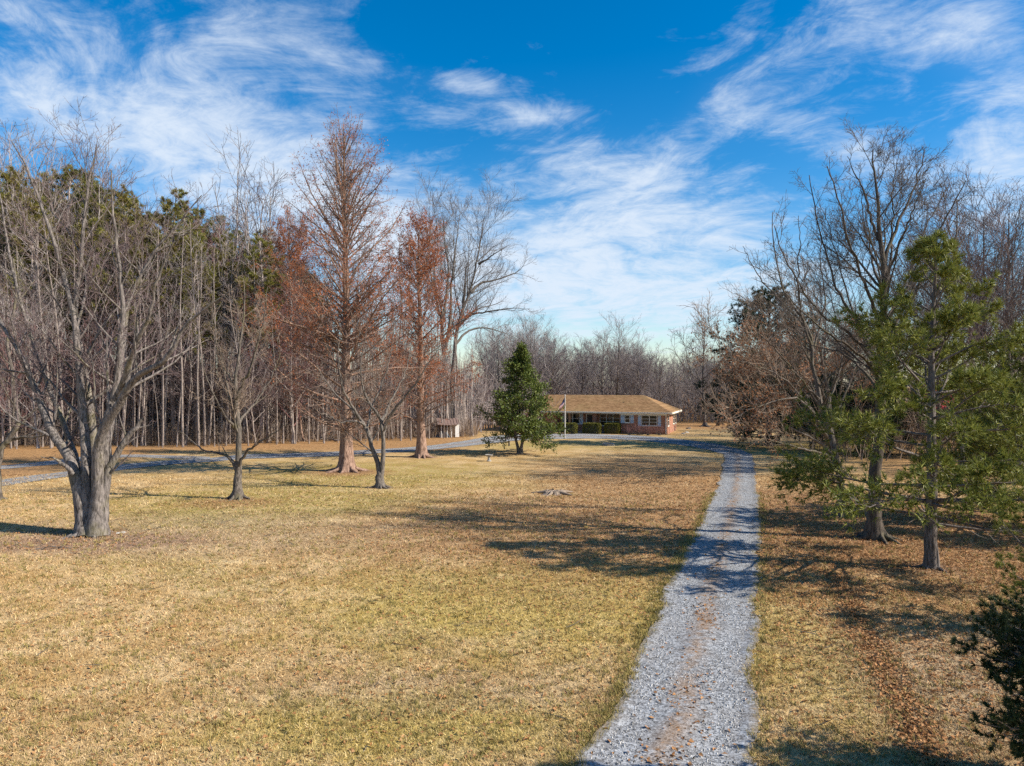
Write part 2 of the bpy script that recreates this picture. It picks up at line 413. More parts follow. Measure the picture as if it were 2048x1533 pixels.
class Geo:
    """collects vertices and faces"""
    def __init__(s): s.v, s.p, s.n = [], [], 0
    def add(s, verts, *polys):
        verts = np.asarray(verts, dtype=np.float64).reshape(-1, 3)
        s.v.append(verts)
        for p in polys: s.p.append(np.asarray(p, dtype=np.int64) + s.n)
        s.n += len(verts); return s
    def mesh(s, name, mat, smooth=False, off=None):
        v = np.concatenate(s.v)
        if off is not None: v = v - np.asarray(off)
        by = {}
        for p in s.p: by.setdefault(p.shape[1], []).append(p)
        return mesh_np(name, v, [np.concatenate(x) for x in by.values()], mat, smooth)
    def box(s, a, b):
        (x0, y0, z0), (x1, y1, z1) = a, b
        v = [(x0, y0, z0), (x1, y0, z0), (x1, y1, z0), (x0, y1, z0), (x0, y0, z1), (x1, y0, z1), (x1, y1, z1), (x0, y1, z1)]
        return s.add(v, [(0, 3, 2, 1), (4, 5, 6, 7), (0, 1, 5, 4), (1, 2, 6, 5), (2, 3, 7, 6), (3, 0, 4, 7)])
    def lathe(s, prof, n=16, c=(0, 0, 0)):
        a = np.linspace(0, 2 * np.pi, n, endpoint=False)
        v = [(c[0] + r * np.cos(t), c[1] + r * np.sin(t), c[2] + z) for r, z in prof for t in a]
        q = [(i * n + j, i * n + (j + 1) % n, (i + 1) * n + (j + 1) % n, (i + 1) * n + j) for i in range(len(prof) - 1) for j in range(n)]
        return s.add(v, q, [tuple(range(n - 1, -1, -1))], [tuple((len(prof) - 1) * n + j for j in range(n))])

def norm(v): return v / np.maximum(np.linalg.norm(v, axis=-1, keepdims=True), 1e-9)
def tubes(geo_, P, R, sides, flute=None):
    """P (N,n,3) polylines, R (N,n) radii -> swept tubes"""
    N, n, _ = P.shape
    T = np.empty_like(P)
    T[:, 1:-1] = P[:, 2:] - P[:, :-2]; T[:, 0] = P[:, 1] - P[:, 0]; T[:, -1] = P[:, -1] - P[:, -2]
    T = norm(T)
    ref = np.where(np.abs(norm(P[:, -1] - P[:, 0])[:, 2:3]) > 0.8, np.array([[1., 0.13, 0]]), np.array([[0.1, 0.07, 1.]]))[:, None, :]
    A = norm(np.cross(T, np.broadcast_to(ref, T.shape))); B = np.cross(T, A)
    th = np.linspace(0, 2 * np.pi, sides, endpoint=False)
    rr = R[:, :, None] * np.ones(sides)
    if flute is not None: rr = rr * flute(n, th)
    V = P[:, :, None, :] + rr[..., None] * (A[:, :, None, :] * np.cos(th)[None, None, :, None] + B[:, :, None, :] * np.sin(th)[None, None, :, None])
    i = np.arange(n - 1)[:, None] * sides; j = np.arange(sides)[None, :]; j2 = (j + 1) % sides
    q = np.stack([i + j, i + j2, i + sides + j2, i + sides + j], -1).reshape(-1, 4)
    Q = (np.arange(N) * n * sides)[:, None, None] + q[None]
    geo_.add(V.reshape(-1, 3), Q.reshape(-1, 4))
def spline(pts, n):
    """Catmull-Rom through control points, n samples"""
    p = np.asarray(pts, float); p = np.vstack([2 * p[0] - p[1], p, 2 * p[-1] - p[-2]])
    m = len(p) - 3; u_ = np.linspace(0, m - 1e-6, n); i = u_.astype(int); t = (u_ - i)[:, None]
    a, b, c, d = p[i], p[i + 1], p[i + 2], p[i + 3]
    return 0.5 * (2 * b + (c - a) * t + (2 * a - 5 * b + 4 * c - d) * t ** 2 + (3 * b - a - 3 * c + d) * t ** 3)
def grow(P0, D0, L, R, n, rng, jit=0.12, trop=(0, 0, 0.05), taper=0.75, rmin=0.004):
    """grow N polylines of n segments"""
    N = len(P0); P = np.empty((N, n + 1, 3)); P[:, 0] = P0; d = norm(D0); trop = np.asarray(trop)
    for k in range(n):
        d = norm(d + rng.normal(0, jit, (N, 3)) + trop)
        P[:, k + 1] = P[:, k] + d * (L / n)[:, None]
    t = np.linspace(0, 1, n + 1)
    Rr = np.maximum(R[:, None] * (1 - t[None] * taper), rmin)
    return P, Rr
def spawn(P, R, per, rng, t0=0.2, t1=1.0, ang=(50, 12), ratio=0.5, fall=0.5, rr=0.55, rmin=0.005, lenlim=None, side=None, alen=None):
    """children along parent polylines: start, direction, length, radius"""
    N, n, _ = P.shape
    seg = np.linalg.norm(np.diff(P, axis=1), axis=2); Ln = seg.sum(1)
    k = np.maximum(1, np.round(per(Ln) if callable(per) else np.full(N, per))).astype(int)
    idx = np.repeat(np.arange(N), k)
    frac = np.concatenate([(np.arange(c) + rng.random(c)) / c for c in k])
    t = t0 + (t1 - t0) * frac
    f = t * (n - 1); i = np.minimum(f.astype(int), n - 2); g = (f - i)[:, None]
    p = P[idx, i] * (1 - g) + P[idx, i + 1] * g
    T = norm(P[idx, i + 1] - P[idx, i]); r = R[idx, i] * (1 - g[:, 0]) + R[idx, i + 1] * g[:, 0]
    q = rng.normal(0, 1, (len(idx), 3))
    if side is not None: q = q * np.asarray(side)
    q = norm(q - T * (q * T).sum(1, keepdims=True))
    a = np.radians(np.clip(rng.normal(ang[0], ang[1], len(idx)), 12, 100))[:, None]
    d = T * np.cos(a) + q * np.sin(a)
    base = alen[idx] if alen is not None else Ln[idx]
    L = base * ratio * (1 - fall * t) * rng.uniform(0.65, 1.25, len(idx))
    if lenlim: L = np.clip(L, *lenlim)
    return p, d, L, np.maximum(r * rr * rng.uniform(0.7, 1.1, len(idx)), rmin)

def leaf_quads(geo_, pos, L, W, rng, dirs=None, spread=1.0, fold=0.0):
    N = len(pos); d = norm(rng.normal(0, 1, (N, 3)) * spread + (0 if dirs is None else dirs))
    s = norm(np.cross(d, rng.normal(0, 1, (N, 3))))
    L = (L * rng.uniform(0.7, 1.3, N))[:, None]; W = (W * rng.uniform(0.7, 1.3, N))[:, None]
    V = np.stack([pos, pos + d * L * 0.5 + s * W * 0.5, pos + d * L, pos + d * L * 0.5 - s * W * 0.5], 1)
    geo_.add(V.reshape(-1, 3), (np.arange(N) * 4)[:, None] + np.arange(4)[None])
def needle_tufts(geo_, pos, dirs, n, L, W, rng, spread=0.75):
    N = len(pos); p = np.repeat(pos, n, 0); d = norm(np.repeat(norm(dirs), n, 0) + rng.normal(0, spread, (N * n, 3)))
    s = norm(np.cross(d, rng.normal(0, 1, (N * n, 3)))) * (W * 0.5)
    l = (L * rng.uniform(0.6, 1.2, N * n))[:, None]
    V = np.stack([p - s, p + s, p + d * l], 1)
    geo_.add(V.reshape(-1, 3), (np.arange(N * n) * 3)[:, None] + np.arange(3)[None])
def ends(P): return P[:, -1], norm(P[:, -1] - P[:, -2])
def along(P, k, rng, t0=0.1):
    N, n, _ = P.shape; idx = np.repeat(np.arange(N), k); f = (t0 + (1 - t0) * rng.random(N * k)) * (n - 1)
    i = np.minimum(f.astype(int), n - 2); g = (f - i)[:, None]
    return P[idx, i] * (1 - g) + P[idx, i + 1] * g, norm(P[idx, i + 1] - P[idx, i])

def limb_set(stems, n):
    P = np.stack([spline(np.asarray(s[0]), n) for s in stems])
    t = np.linspace(0, 1, n)
    R = np.stack([s[1] + (s[2] - s[1]) * t ** 0.62 for s in stems])
    return P, R
def wobble(P, rng, a):
    P = P.copy(); P[:, 1:] += rng.normal(0, a, P[:, 1:].shape); return P
def ridged(count, amp, rise=0.25):
    def f(n, th):
        t = np.linspace(0, 1, n)[None, :, None]
        fl = np.exp(-t / rise)
        return 1 + fl * amp * (np.cos(count * th + 0.7)[None, None] * 0.7 + np.cos((count + 3) * th)[None, None] * 0.4) + 0.028 * np.sin(13 * th + 40 * t) + 0.03 * np.sin(5 * th - 23 * t) + 0.025 * np.sin(9 * th + 71 * t)
    return f

def roots(tg, base3, rad, rng, n=7):
    a = np.linspace(0, 2 * np.pi, n, endpoint=False) + rng.normal(0, .25, n)
    P = []
    for t_ in a:
        l = rad * rng.uniform(1.9, 3.0); d = np.array([math.cos(t_), math.sin(t_), 0]); q = np.array([-d[1], d[0], 0]) * rng.normal(0, .25) * l
        P.append(spline([base3 + d * rad * .55 + [0, 0, rad * 1.0], base3 + d * rad * 1.05 + [0, 0, rad * .36], base3 + d * l * .75 + q * .5 + [0, 0, rad * .06], base3 + d * l + q + [0, 0, -.05]], 7))
    tubes(tg, np.array(P), np.linspace(rad * .34, rad * .12, 7)[None] * rng.uniform(.7, 1.1, (n, 1)), 6)
def bare_tree(name, label, cat, base, stems, rng, mats, levels, trunk_sides=9, group=None, flute=None, extra=None, wob=0.03, up=0.05):
    """stems: explicit world polylines [(pts, r0, r1)]; levels: list of dicts"""
    base3 = np.array([base[0], base[1], 0.0])
    tg, cg = Geo(), Geo()
    P, R = limb_set(stems, 22); P = wobble(P, rng, wob)
    low = P[:, :1, 2] < .25; R = R + low * R[:, :1] * .55 * np.exp(-np.maximum(P[:, :, 2], 0) / .32)
    tubes(tg, P, R, trunk_sides, flute)
    if group is None: roots(tg, base3, max(R[0, 0] * .85, .12), rng)
    cur, curR = P, R; last = None
    for li, lv in enumerate(levels):
        p, d, L, r = spawn(cur, curR, lv['per'], rng, lv.get('t0', 0.25), lv.get('t1', 1.0), lv.get('ang', (48, 12)), lv.get('ratio', 0.5), lv.get('fall', 0.5), lv.get('rr', 0.55), lv.get('rmin', 0.005), lv.get('lim'))
        d = norm(d + np.array([0, 0, lv.get('lift', 0.15)]))
        Pn, Rn = grow(p, d, L, r, lv.get('n', 4), rng, lv.get('jit', 0.13), (0, 0, lv.get('up', up)), lv.get('taper', 0.8), lv.get('rmin', 0.005) * 0.7)
        keep = Pn[:, :, 2].min(1) > 0.3; Pn, Rn = Pn[keep], Rn[keep]
        tubes(tg if lv.get('trunk') else cg, Pn, Rn, lv.get('sides', 3))
        cur, curR = Pn, Rn
    o = thing(name, label, cat, base3, 0, group)
    link('trunk', tg.mesh('trunk', mats[0], True, base3), o)
    link('crown', cg.mesh('crown', mats[1], False, base3), o)
    if extra: extra(o, base3, cur)
    return o

# ------------------------------------------------------------------ ground and drives
g = Geo(); g.add([(-600, -300, 0), (600, -300, 0), (600, 1200, 0), (-600, 1200, 0)], [(0, 1, 2, 3)])
link('lawn', g.mesh('lawn', M['lawn']), kind='structure')

def strip(name, pairs, z, step=0.16, ragged=0.09, nx=16, crown=0.05):
    """gravel sheet between two edge lines [(left xy, right xy)], ragged edges, UV = (across, along)"""
    Lp = np.array([p[0] for p in pairs]); Rp = np.array([p[1] for p in pairs])
    ln = np.linalg.norm(np.diff((Lp + Rp) / 2, axis=0), axis=1).sum(); n = int(ln / step)
    cs = spline(np.hstack([Lp, Rp]), n * 3); dd = np.concatenate([[0], np.cumsum(np.linalg.norm(np.diff(cs, axis=0), axis=1))])
    k = np.interp(np.linspace(0, dd[-1], n), dd, np.arange(n * 3))
    E = np.stack([np.interp(k, np.arange(n * 3), cs[:, c]) for c in range(4)], 1)
    rng = np.random.default_rng(len(name) + n)
    def ragg():
        a = rng.normal(0, 1, n + 40); b = np.convolve(a, np.ones(4) / 4, 'same') + 2.0 * np.convolve(a, np.ones(18) / 18, 'same'); return b[20:20 + n] * ragged
    across = norm(E[:, 2:] - E[:, :2])
    E[:, :2] += across * ragg()[:, None]; E[:, 2:] += across * ragg()[:, None]
    a = np.linspace(0, 1, nx + 1)
    xy = E[:, None, :2] * (1 - a)[None, :, None] + E[:, None, 2:] * a[None, :, None]
    v = np.concatenate([xy, (z + crown * (np.exp(-((a - .48) / .14) ** 2) + .55 * (np.abs(a - .48) > .40))[None, :, None] * np.sin(np.arange(n) * .11 + 1)[:, None, None] ** 2 + np.zeros((n, nx + 1, 1)))], 2).reshape(-1, 3)
    i = np.arange(n - 1)[:, None] * (nx + 1) + np.arange(nx)[None]
    q = np.stack([i, i + 1, i + nx + 2, i + nx + 1], -1).reshape(-1, 4)
    me = mesh_np(name, v, [q], M['gravel'])
    uv = me.uv_layers.new(name='across')
    vi = np.empty(len(me.loops), dtype=np.int32); me.loops.foreach_get('vertex_index', vi)
    w_ = np.stack([np.tile(a, n), np.repeat(np.linspace(0, dd[-1], n), nx + 1)], 1)
    uv.data.foreach_set('uv', w_[vi].astype(np.float32).ravel())
    link(name, me, kind='structure')
    return E
main = [((-0.15, 3.0), (2.65, 3.0)), ((0.25, 6.5), (3.0, 6.5))] + [(G(l, y), G(r, y)) for y, l, r in (
    (1533, 1158, 1503), (1490, 1183, 1505), (1400, 1236, 1508), (1320, 1268, 1511), (1250, 1303, 1514), (1170, 1341, 1515),
    (1100, 1376, 1517), (1050, 1398, 1518), (1000, 1424, 1518), (960, 1438, 1513), (935, 1445, 1509), (918, 1448, 1505))]
main += [(G(1446, 910), G(1501, 908)), (G(1424, 903), G(1478, 899)), (G(1385, 895), G(1436, 889)), (G(1330, 887), G(1374, 881)), (G(1270, 881), G(1310, 874)),
         (G(1200, 878), G(1235, 870.2)), (G(1130, 878.5), G(1140, 868.2)), (G(1060, 880), G(1050, 869.5)), (G(1000, 885), G(980, 873))]
DRIVE = strip('gravel_driveway', main, 0.012)
loop = [(G(1012, 885), G(990, 872.5)), (G(960, 890), G(945, 879)), (G(900, 897), G(890, 888)), (G(850, 901), G(840, 893)), (G(700, 911), G(700, 902.5)), (G(560, 916.5), G(560, 908)), (G(480, 919), G(480, 910)),
        (G(430, 924), G(430, 915)), (G(340, 930.5), G(340, 922)), (G(240, 941), G(240, 930)), (G(130, 955), G(130, 945)), (G(0, 974), G(0, 960)), (G(-200, 1003), G(-200, 986))]
LOOP = strip('gravel_drive_loop', loop, 0.008, 0.3, 0.12)
spur = [(G(420, 920), G(420, 914.5)), (G(340, 917), G(340, 911.5)), (G(260, 915), G(260, 909.5)), (G(165, 923), G(165, 914)), (G(110, 929), G(110, 921)), (G(0, 940), G(0, 932)), (G(-200, 955), G(-200, 946))]
SPUR = strip('gravel_spur', spur, 0.004, 0.3, 0.12)
lane = [(G(1800, 873), G(1800, 865)), (G(1950, 880), G(1950, 869)), (G(2150, 890), G(2150, 876)), (G(2500, 908), G(2500, 892))]
LANE = strip('neighbour_lane', lane, 0.006, 0.3, 0.12)

dl = DRIVE[DRIVE[:, 1] < 60]; o_ = np.argsort((dl[:, 1] + dl[:, 3]))
def in_drive(x, y, m=0.0):
    yl = (dl[o_, 1] + dl[o_, 3]) / 2
    return (x > np.interp(y, yl, dl[o_, 0]) - m) & (x < np.interp(y, yl, dl[o_, 2]) + m) & (y < 56)

# ------------------------------------------------------------------ the brick ranch house
HA = math.radians(20)
HC = G(1334, 869.7)                                  # front corner nearest the drive
house = thing('brick_house', 'low red brick ranch house with brown hip roof and white shutters', 'house', (HC[0], HC[1], 0), -HA)
LEN, DEP, EAVE, OH = 20.5, 9.0, 2.46, 0.62
def hx(px):                                          # photo column -> distance along the front
    k = (px - CX) / F
    t = (HC[0] - k * HC[1]) / (math.cos(HA) + k * math.sin(HA))
    return -t
def part(parent, name, mat, fn, **props):
    g = Geo(); fn(g); return link(name, g.mesh(name, M[mat]), parent, **props)
PX0, PX1, PD = hx(1112), hx(1239), 1.3               # porch recess
def walls(g):
    T = 0.22
    g.box((PX1, 0, 0), (0, T, EAVE)); g.box((-LEN, 0, 0), (PX0, T, EAVE))
    g.box((PX0 - T, T, 0), (PX0, PD, EAVE)); g.box((PX1, T, 0), (PX1 + T, PD, EAVE))
    g.box((PX0 - T, PD, 0), (PX1 + T, PD + T, EAVE))
    g.box((-T, T, 0), (0, DEP, EAVE)); g.box((-LEN, T, 0), (-LEN + T, DEP, EAVE)); g.box((-LEN + T, DEP - T, 0), (-T, DEP, EAVE))
part(house, 'wall', 'brick', walls)
part(house, 'porch_slab', 'concrete', lambda g: g.box((PX0, -0.5, 0), (PX1, PD, 0.14)))
part(house, 'brick_pillar', 'brick', lambda g: g.box((hx(1185), -0.02, 0.14), (hx(1193), 0.4, EAVE)))
part(house, 'porch_post', 'wood_post', lambda g: g.box((hx(1137), 0.05, 0.14), (hx(1141), 0.28, EAVE)))
RISE = 1.95
def roof(g):
    x0, x1, y0, y1 = -LEN - OH, OH, -OH, DEP + OH; hd = (y1 - y0) / 2; zc = (y0 + y1) / 2; e = EAVE + 0.20
    rx0, rx1 = x0 + hd * 0.92, x1 - hd * 0.80
    nr = 12
    def row(f):
        return (x0 + (rx0 - x0) * f, x1 + (rx1 - x1) * f, y0 + (zc - y0) * f, y1 + (zc - y1) * f, e + RISE * f)
    for k in range(nr):                               # shingle courses: each laps a little over the one below
        a, b = row(k / nr), row((k + 1) / nr); lap = 0.018
        for A, B in (((a[0], a[2]), (a[1], a[2])), ((a[1], a[2]), (a[1], a[3])), ((a[1], a[3]), (a[0], a[3])), ((a[0], a[3]), (a[0], a[2]))): pass
        ca = [(a[0], a[2], a[4] + lap), (a[1], a[2], a[4] + lap), (a[1], a[3], a[4] + lap), (a[0], a[3], a[4] + lap)]
        cb = [(b[0], b[2], b[4]), (b[1], b[2], b[4]), (b[1], b[3], b[4]), (b[0], b[3], b[4])]
        cl = [(p[0], p[1], p[2] - lap) for p in ca]
        g.add(ca + cb + cl, [(i, (i + 1) % 4, 4 + (i + 1) % 4, 4 + i) for i in range(4)], [(8 + i, 8 + (i + 1) % 4, (i + 1) % 4, i) for i in range(4)])
rf = part(house, 'roof', 'shingle', roof)
def ridge(g):
    hd = DEP / 2 + OH; zc = DEP / 2; e = EAVE + 0.20 + RISE
    x0, x1 = -LEN - OH + hd * 0.92, OH - hd * 0.80
    n = 40
    for k in range(n):
        a, b = x0 + (x1 - x0) * k / n, x0 + (x1 - x0) * (k + 1) / n - 0.02
        g.add([(a, zc - 0.16, e - 0.04), (b, zc - 0.16, e - 0.055), (b, zc, e + 0.02), (a, zc, e + 0.035), (b, zc + 0.16, e - 0.055), (a, zc + 0.16, e - 0.04)], [(0, 1, 2, 3), (3, 2, 4, 5)])
part(rf, 'ridge_cap', 'shingle', ridge)
vx = hx(1246) - 0.3
def vent(g): g.lathe([(0.05, 0.9), (0.05, 1.75), (0.07, 1.75), (0.07, 1.78)], 8, (vx, 2.2, EAVE - 0.9 + 0.5))
part(rf, 'vent_pipe', 'dark_iron', vent)
def fascia(g):
    a, b, c, d, e = -LEN - OH, OH, -OH, DEP + OH, EAVE
    g.box((a - 0.03, c - 0.03, e), (b + 0.03, c, e + 0.2)); g.box((a - 0.03, d, e), (b + 0.03, d + 0.03, e + 0.2))
    g.box((b, c, e), (b + 0.03, d, e + 0.2)); g.box((a - 0.03, c, e), (a, d, e + 0.2))
part(house, 'fascia', 'trim', fascia)
part(house, 'soffit', 'trim', lambda g: g.box((-LEN - OH, -OH, EAVE + 0.004), (OH, DEP + OH, EAVE + 0.03)))
def gutter(g):
    y = -OH - 0.034
    g.add([(x, y - dy_, EAVE + z_) for x in (-LEN - OH, OH + 0.1) for dy_, z_ in ((0, .18), (0, .07), (.06, .06), (.11, .10), (.12, .185), (.10, .185), (.09, .11), (.05, .08), (.012, .085), (.012, .18))],
          [(i, (i + 1) % 10, 10 + (i + 1) % 10, 10 + i) for i in range(10)])
part(house, 'gutter', 'trim', gutter)
part(house, 'downspout', 'trim', lambda g: g.box((-0.16, -0.10, 0.1), (-0.06, -0.02, EAVE)))
part(house, 'frieze', 'trim', lambda g: g.box((PX1, -0.035, EAVE - 0.17), (-0.02, -0.003, EAVE - 0.004)))
def window(x0, x1, z0, z1, y, cols, rows=2, axis='x', sign=-1):
    """recessed glass, projecting frame, panes and bars; axis 'x' on a front wall, 'y' on the end wall"""
    def P(a, d, z): return (a, y + sign * d, z) if axis == 'x' else (y + d, a, z)
    def bx(g, a0, a1, d0, d1, c0, c1):
        p, q = P(a0, d0, c0), P(a1, d1, c1); g.box(tuple(map(min, p, q)), tuple(map(max, p, q)))
    fr = 0.06
    g = Geo()
    bx(g, x0, x1, 0.004, 0.07, z0, z0 + fr); bx(g, x0, x1, 0.004, 0.07, z1 - fr, z1)
    bx(g, x0, x0 + fr, 0.004, 0.07, z0 + fr, z1 - fr); bx(g, x1 - fr, x1, 0.004, 0.07, z0 + fr, z1 - fr)
    o = link('window', g.mesh('window', M['trim']), house)
    wd = (x1 - x0 - 2 * fr) / cols
    for c in range(cols):
        a, b = x0 + fr + c * wd, x0 + fr + (c + 1) * wd
        if c: part(o, 'mullion', 'trim', lambda g: bx(g, a - 0.035, a + 0.035, 0.012, 0.065, z0 + fr, z1 - fr))
        for r in range(rows):
            c0 = z0 + fr + (z1 - z0 - 2 * fr) * r / rows; c1 = z0 + fr + (z1 - z0 - 2 * fr) * (r + 1) / rows
            part(o, 'pane', 'glass', lambda g: bx(g, a, b, 0.006, 0.010 + 0.008 * r, c0, c1))
            if r: part(o, 'sash_bar', 'trim', lambda g: bx(g, a, b, 0.020, 0.05, c0 - 0.02, c0 + 0.02))
    s = Geo(); bx(s, x0 - 0.04, x1 + 0.04, 0.0, 0.12, z0 - 0.06, z0 - 0.002); link('sill', s.mesh('sill', M['trim']), o)
    return o
def shutter(x0, x1, z0, z1, y):
    def f(g):
        fr = 0.05
        g.box((x0, y - 0.045, z0), (x0 + fr, y - 0.006, z1)); g.box((x1 - fr, y - 0.045, z0), (x1, y - 0.006, z1))
        mid = (z0 + z1) / 2
        for a in (z0, mid - 0.03, z1 - 0.06): g.box((x0 + fr, y - 0.043, a), (x1 - fr, y - 0.006, a + 0.06))
        for lo, hi in ((z0 + 0.06, mid - 0.03), (mid + 0.03, z1 - 0.06)):
            n = 12
            for k in range(n):
                a = lo + (hi - lo) * k / n
                g.add([(x0 + fr, y - 0.036, a), (x1 - fr, y - 0.036, a), (x1 - fr, y - 0.01, a + (hi - lo) / n * 1.1), (x0 + fr, y - 0.01, a + (hi - lo) / n * 1.1)], [(0, 1, 2, 3)])
    part(house, 'shutter', 'shutter', f)
ZT = EAVE - 0.18
window(hx(1283), hx(1314.5), 1.02, ZT, 0, 2, 3)
shutter(hx(1275.95), hx(1282), 0.95, ZT, 0); shutter(hx(1315.95), hx(1322), 0.95, ZT, 0)
window(hx(1249.5), hx(1260), 1.34, ZT, 0, 1, 2)
shutter(hx(1241.5), hx(1248.5), 1.30, ZT, 0); shutter(hx(1261), hx(1267.5), 1.30, ZT, 0)
window(hx(1195), hx(1236), 0.85, ZT + 0.05, PD, 3, 3)
window(hx(1127), hx(1154), 1.0, ZT + 0.05, PD, 2, 2)
shutter(hx(1119), hx(1126), 0.95, ZT + 0.03, PD); shutter(hx(1155), hx(1161), 0.95, ZT + 0.03, PD)
d0, d1 = hx(1169), hx(1183)
def frame(g):
    g.box((d0 - 0.1, PD - 0.08, 0.14), (d0, PD - 0.004, 2.30)); g.box((d1, PD - 0.08, 0.14), (d1 + 0.1, PD - 0.004, 2.30)); g.box((d0, PD - 0.08, 2.22), (d1, PD - 0.004, 2.30))
dr = part(house, 'door', 'door', lambda g: g.box((d0, PD - 0.05, 0.14), (d1, PD - 0.004, 2.22)))
part(dr, 'door_frame', 'trim', frame)
part(dr, 'handle', 'dark_iron', lambda g: g.box((d1 - 0.12, PD - 0.11, 1.05), (d1 - 0.09, PD - 0.052, 1.17)))
window(0.35, 1.55, 0.98, ZT, 0, 1, 2, axis='y')
window(5.4, 6.5, 0.98, ZT, 0, 1, 2, axis='y')
window(7.2, 8.3, 0.98, ZT, 0, 1, 2, axis='y')

# ------------------------------------------------------------------ small things about the yard
px_, py_ = G(1130, 878)
fp = thing('flagpole', 'slim white flagpole at the gravel edge before the house porch', 'flagpole', (px_, py_, 0))
part(fp, 'pole', 'pole_paint', lambda g: g.lathe([(0.055, 0), (0.05, 2.0), (0.036, 4.75)], 10))
part(fp, 'ball_finial', 'pole_paint', lambda g: g.lathe([(0.01, 4.75), (0.06, 4.79), (0.07, 4.83), (0.05, 4.88), (0.01, 4.90)], 10))
part(fp, 'base_collar', 'concrete', lambda g: g.lathe([(0.16, 0), (0.16, 0.06), (0.07, 0.08)], 12))
part(fp, 'halyard', 'white_paint', lambda g: g.lathe([(0.008, 0.9), (0.008, 4.7)], 5, (0.07, 0, 0)))
def flag():
    nu, nv = 40, 26
    uu, vv = np.meshgrid(np.linspace(0, 1, nu + 1), np.linspace(0, 1, nv + 1), indexing='ij')
    def surf(u, v, off=0.0):
        sag = u * 1.35
        x = -0.05 - sag * 0.42 - v * u * 0.12 + 0.03 * np.sin(5 * v + 2 * u)
        y = 0.16 * u * np.sin(7.5 * v + 1.5 * u) + 0.05 * u * np.sin(16 * v) + off
        z = 4.60 - v * (0.92 - 0.28 * u) - sag * 0.72 + 0.05 * np.sin(9 * u) * u
        return np.stack([x, y, z], -1)
    V = surf(uu, vv).reshape(-1, 3)
    i = np.arange(nu)[:, None] * (nv + 1) + np.arange(nv)[None]
    q = np.stack([i, i + nv + 1, i + nv + 2, i + 1], -1).reshape(-1, 4)
    ui, vi = np.meshgrid(np.arange(nu), np.arange(nv), indexing='ij')
    idx = np.where((vi // 2) % 2 == 0, 0, 1); idx = np.where((ui < nu * 0.4) & (vi < 14), 2, idx).ravel()
    o = link('flag', mesh_np('flag', V, [q], [M['flag_red'], M['flag_white'], M['flag_blue']], True, idx), None, (px_, py_, 0))
    o['label'] = 'limp stars and stripes flag hanging from the white pole'; o['category'] = 'flag'
    g = Geo()
    for r in range(9):
        for c in range(6 if r % 2 == 0 else 5):
            u0 = 0.4 * ((c * 2 + (1 if r % 2 == 0 else 2)) / 12.0); v0 = 0.538 * (r + 0.8) / 9.6
            for off in (-0.006, 0.006):
                ring = [(u0 + (0.013 if k % 2 == 0 else 0.005) * math.sin(k * math.pi / 5), v0 - (0.021 if k % 2 == 0 else 0.008) * math.cos(k * math.pi / 5)) for k in range(10)]
                g.add([surf(np.array(a), np.array(b), off) for a, b in ring], [tuple(range(10))])
    link('star_field', g.mesh('star_field', M['flag_white']), o, kind='stuff')
flag()

bx_, by_ = G(978, 923)
bb = thing('bird_bath', 'low stone bird bath standing on the lawn beside the evergreen', 'bird bath', (bx_, by_, 0))
part(bb, 'pedestal', 'concrete', lambda g: g.lathe([(0.20, 0), (0.20, 0.05), (0.12, 0.10), (0.09, 0.28), (0.13, 0.38)], 14))
part(bb, 'basin', 'concrete', lambda g: g.lathe([(0.12, 0.38), (0.30, 0.46), (0.33, 0.54), (0.30, 0.54), (0.22, 0.48), (0.02, 0.46)], 18))
sx_, sy_ = G(1018, 892)
pt = thing('lamp_post_stub', 'short dark post standing on the grass behind the evergreen', 'post', (sx_, sy_, 0))
part(pt, 'shaft', 'dark_iron', lambda g: g.lathe([(0.11, 0), (0.11, 0.05), (0.075, 0.07), (0.075, 0.42)], 10))
part(pt, 'cap', 'dark_iron', lambda g: g.lathe([(0.10, 0.42), (0.11, 0.47), (0.05, 0.53)], 10))
wx_, wy_ = G(1217, 891)
wl = thing('tank_lid', 'round concrete tank lid with dark opening in the lawn before the house', 'lid', (wx_, wy_, 0))
part(wl, 'ring', 'concrete', lambda g: g.lathe([(0.62, 0), (0.60, 0.20), (0.50, 0.22), (0.40, 0.20), (0.40, 0.08)], 20))
part(wl, 'cover', 'dark_iron', lambda g: g.lathe([(0.395, 0.06), (0.395, 0.13), (0.1, 0.15)], 18))

def stump():
    x, y = G(1108, 988); rng = np.random.default_rng(3)
    o = thing('tree_stump', 'flat weathered grey stump with splayed roots in the lawn', 'stump', (x, y, 0))
    a = np.linspace(0, 2 * np.pi, 28, endpoint=False); rr = 0.46 * (1 + 0.25 * np.cos(5 * a) + 0.12 * np.cos(3 * a + 1) + rng.normal(0, 0.05, 28))
    v = []
    for s, z in ((1.45, 0.0), (1.1, 0.07), (0.95, 0.16), (0.75, 0.17), (0.35, 0.09)):
        v += [(rr[k] * s * math.cos(a[k]), rr[k] * s * math.sin(a[k]), z + (0 if z < .05 else rng.normal(0, 0.035))) for k in range(28)]
    q = [(i * 28 + j, i * 28 + (j + 1) % 28, (i + 1) * 28 + (j + 1) % 28, (i + 1) * 28 + j) for i in range(4) for j in range(28)]
    g = Geo(); g.add(v, q, [tuple(range(4 * 28, 5 * 28))]); link('stump_wood', g.mesh('stump_wood', M['cut_wood']), o)
    for k in range(5):
        t = k * 1.3 + 0.4; d = np.array([math.cos(t), math.sin(t), 0]); pts = spline([d * 0.4 + [0, 0, .12], d * 0.8 + [0.05, 0, .07], d * 1.25 + [0, .1, .015]], 7)[None]
        g = Geo(); tubes(g, pts, np.linspace(0.11, 0.03, 7)[None], 7); link('root', g.mesh('root', M['cut_wood'], True), o)
stump()

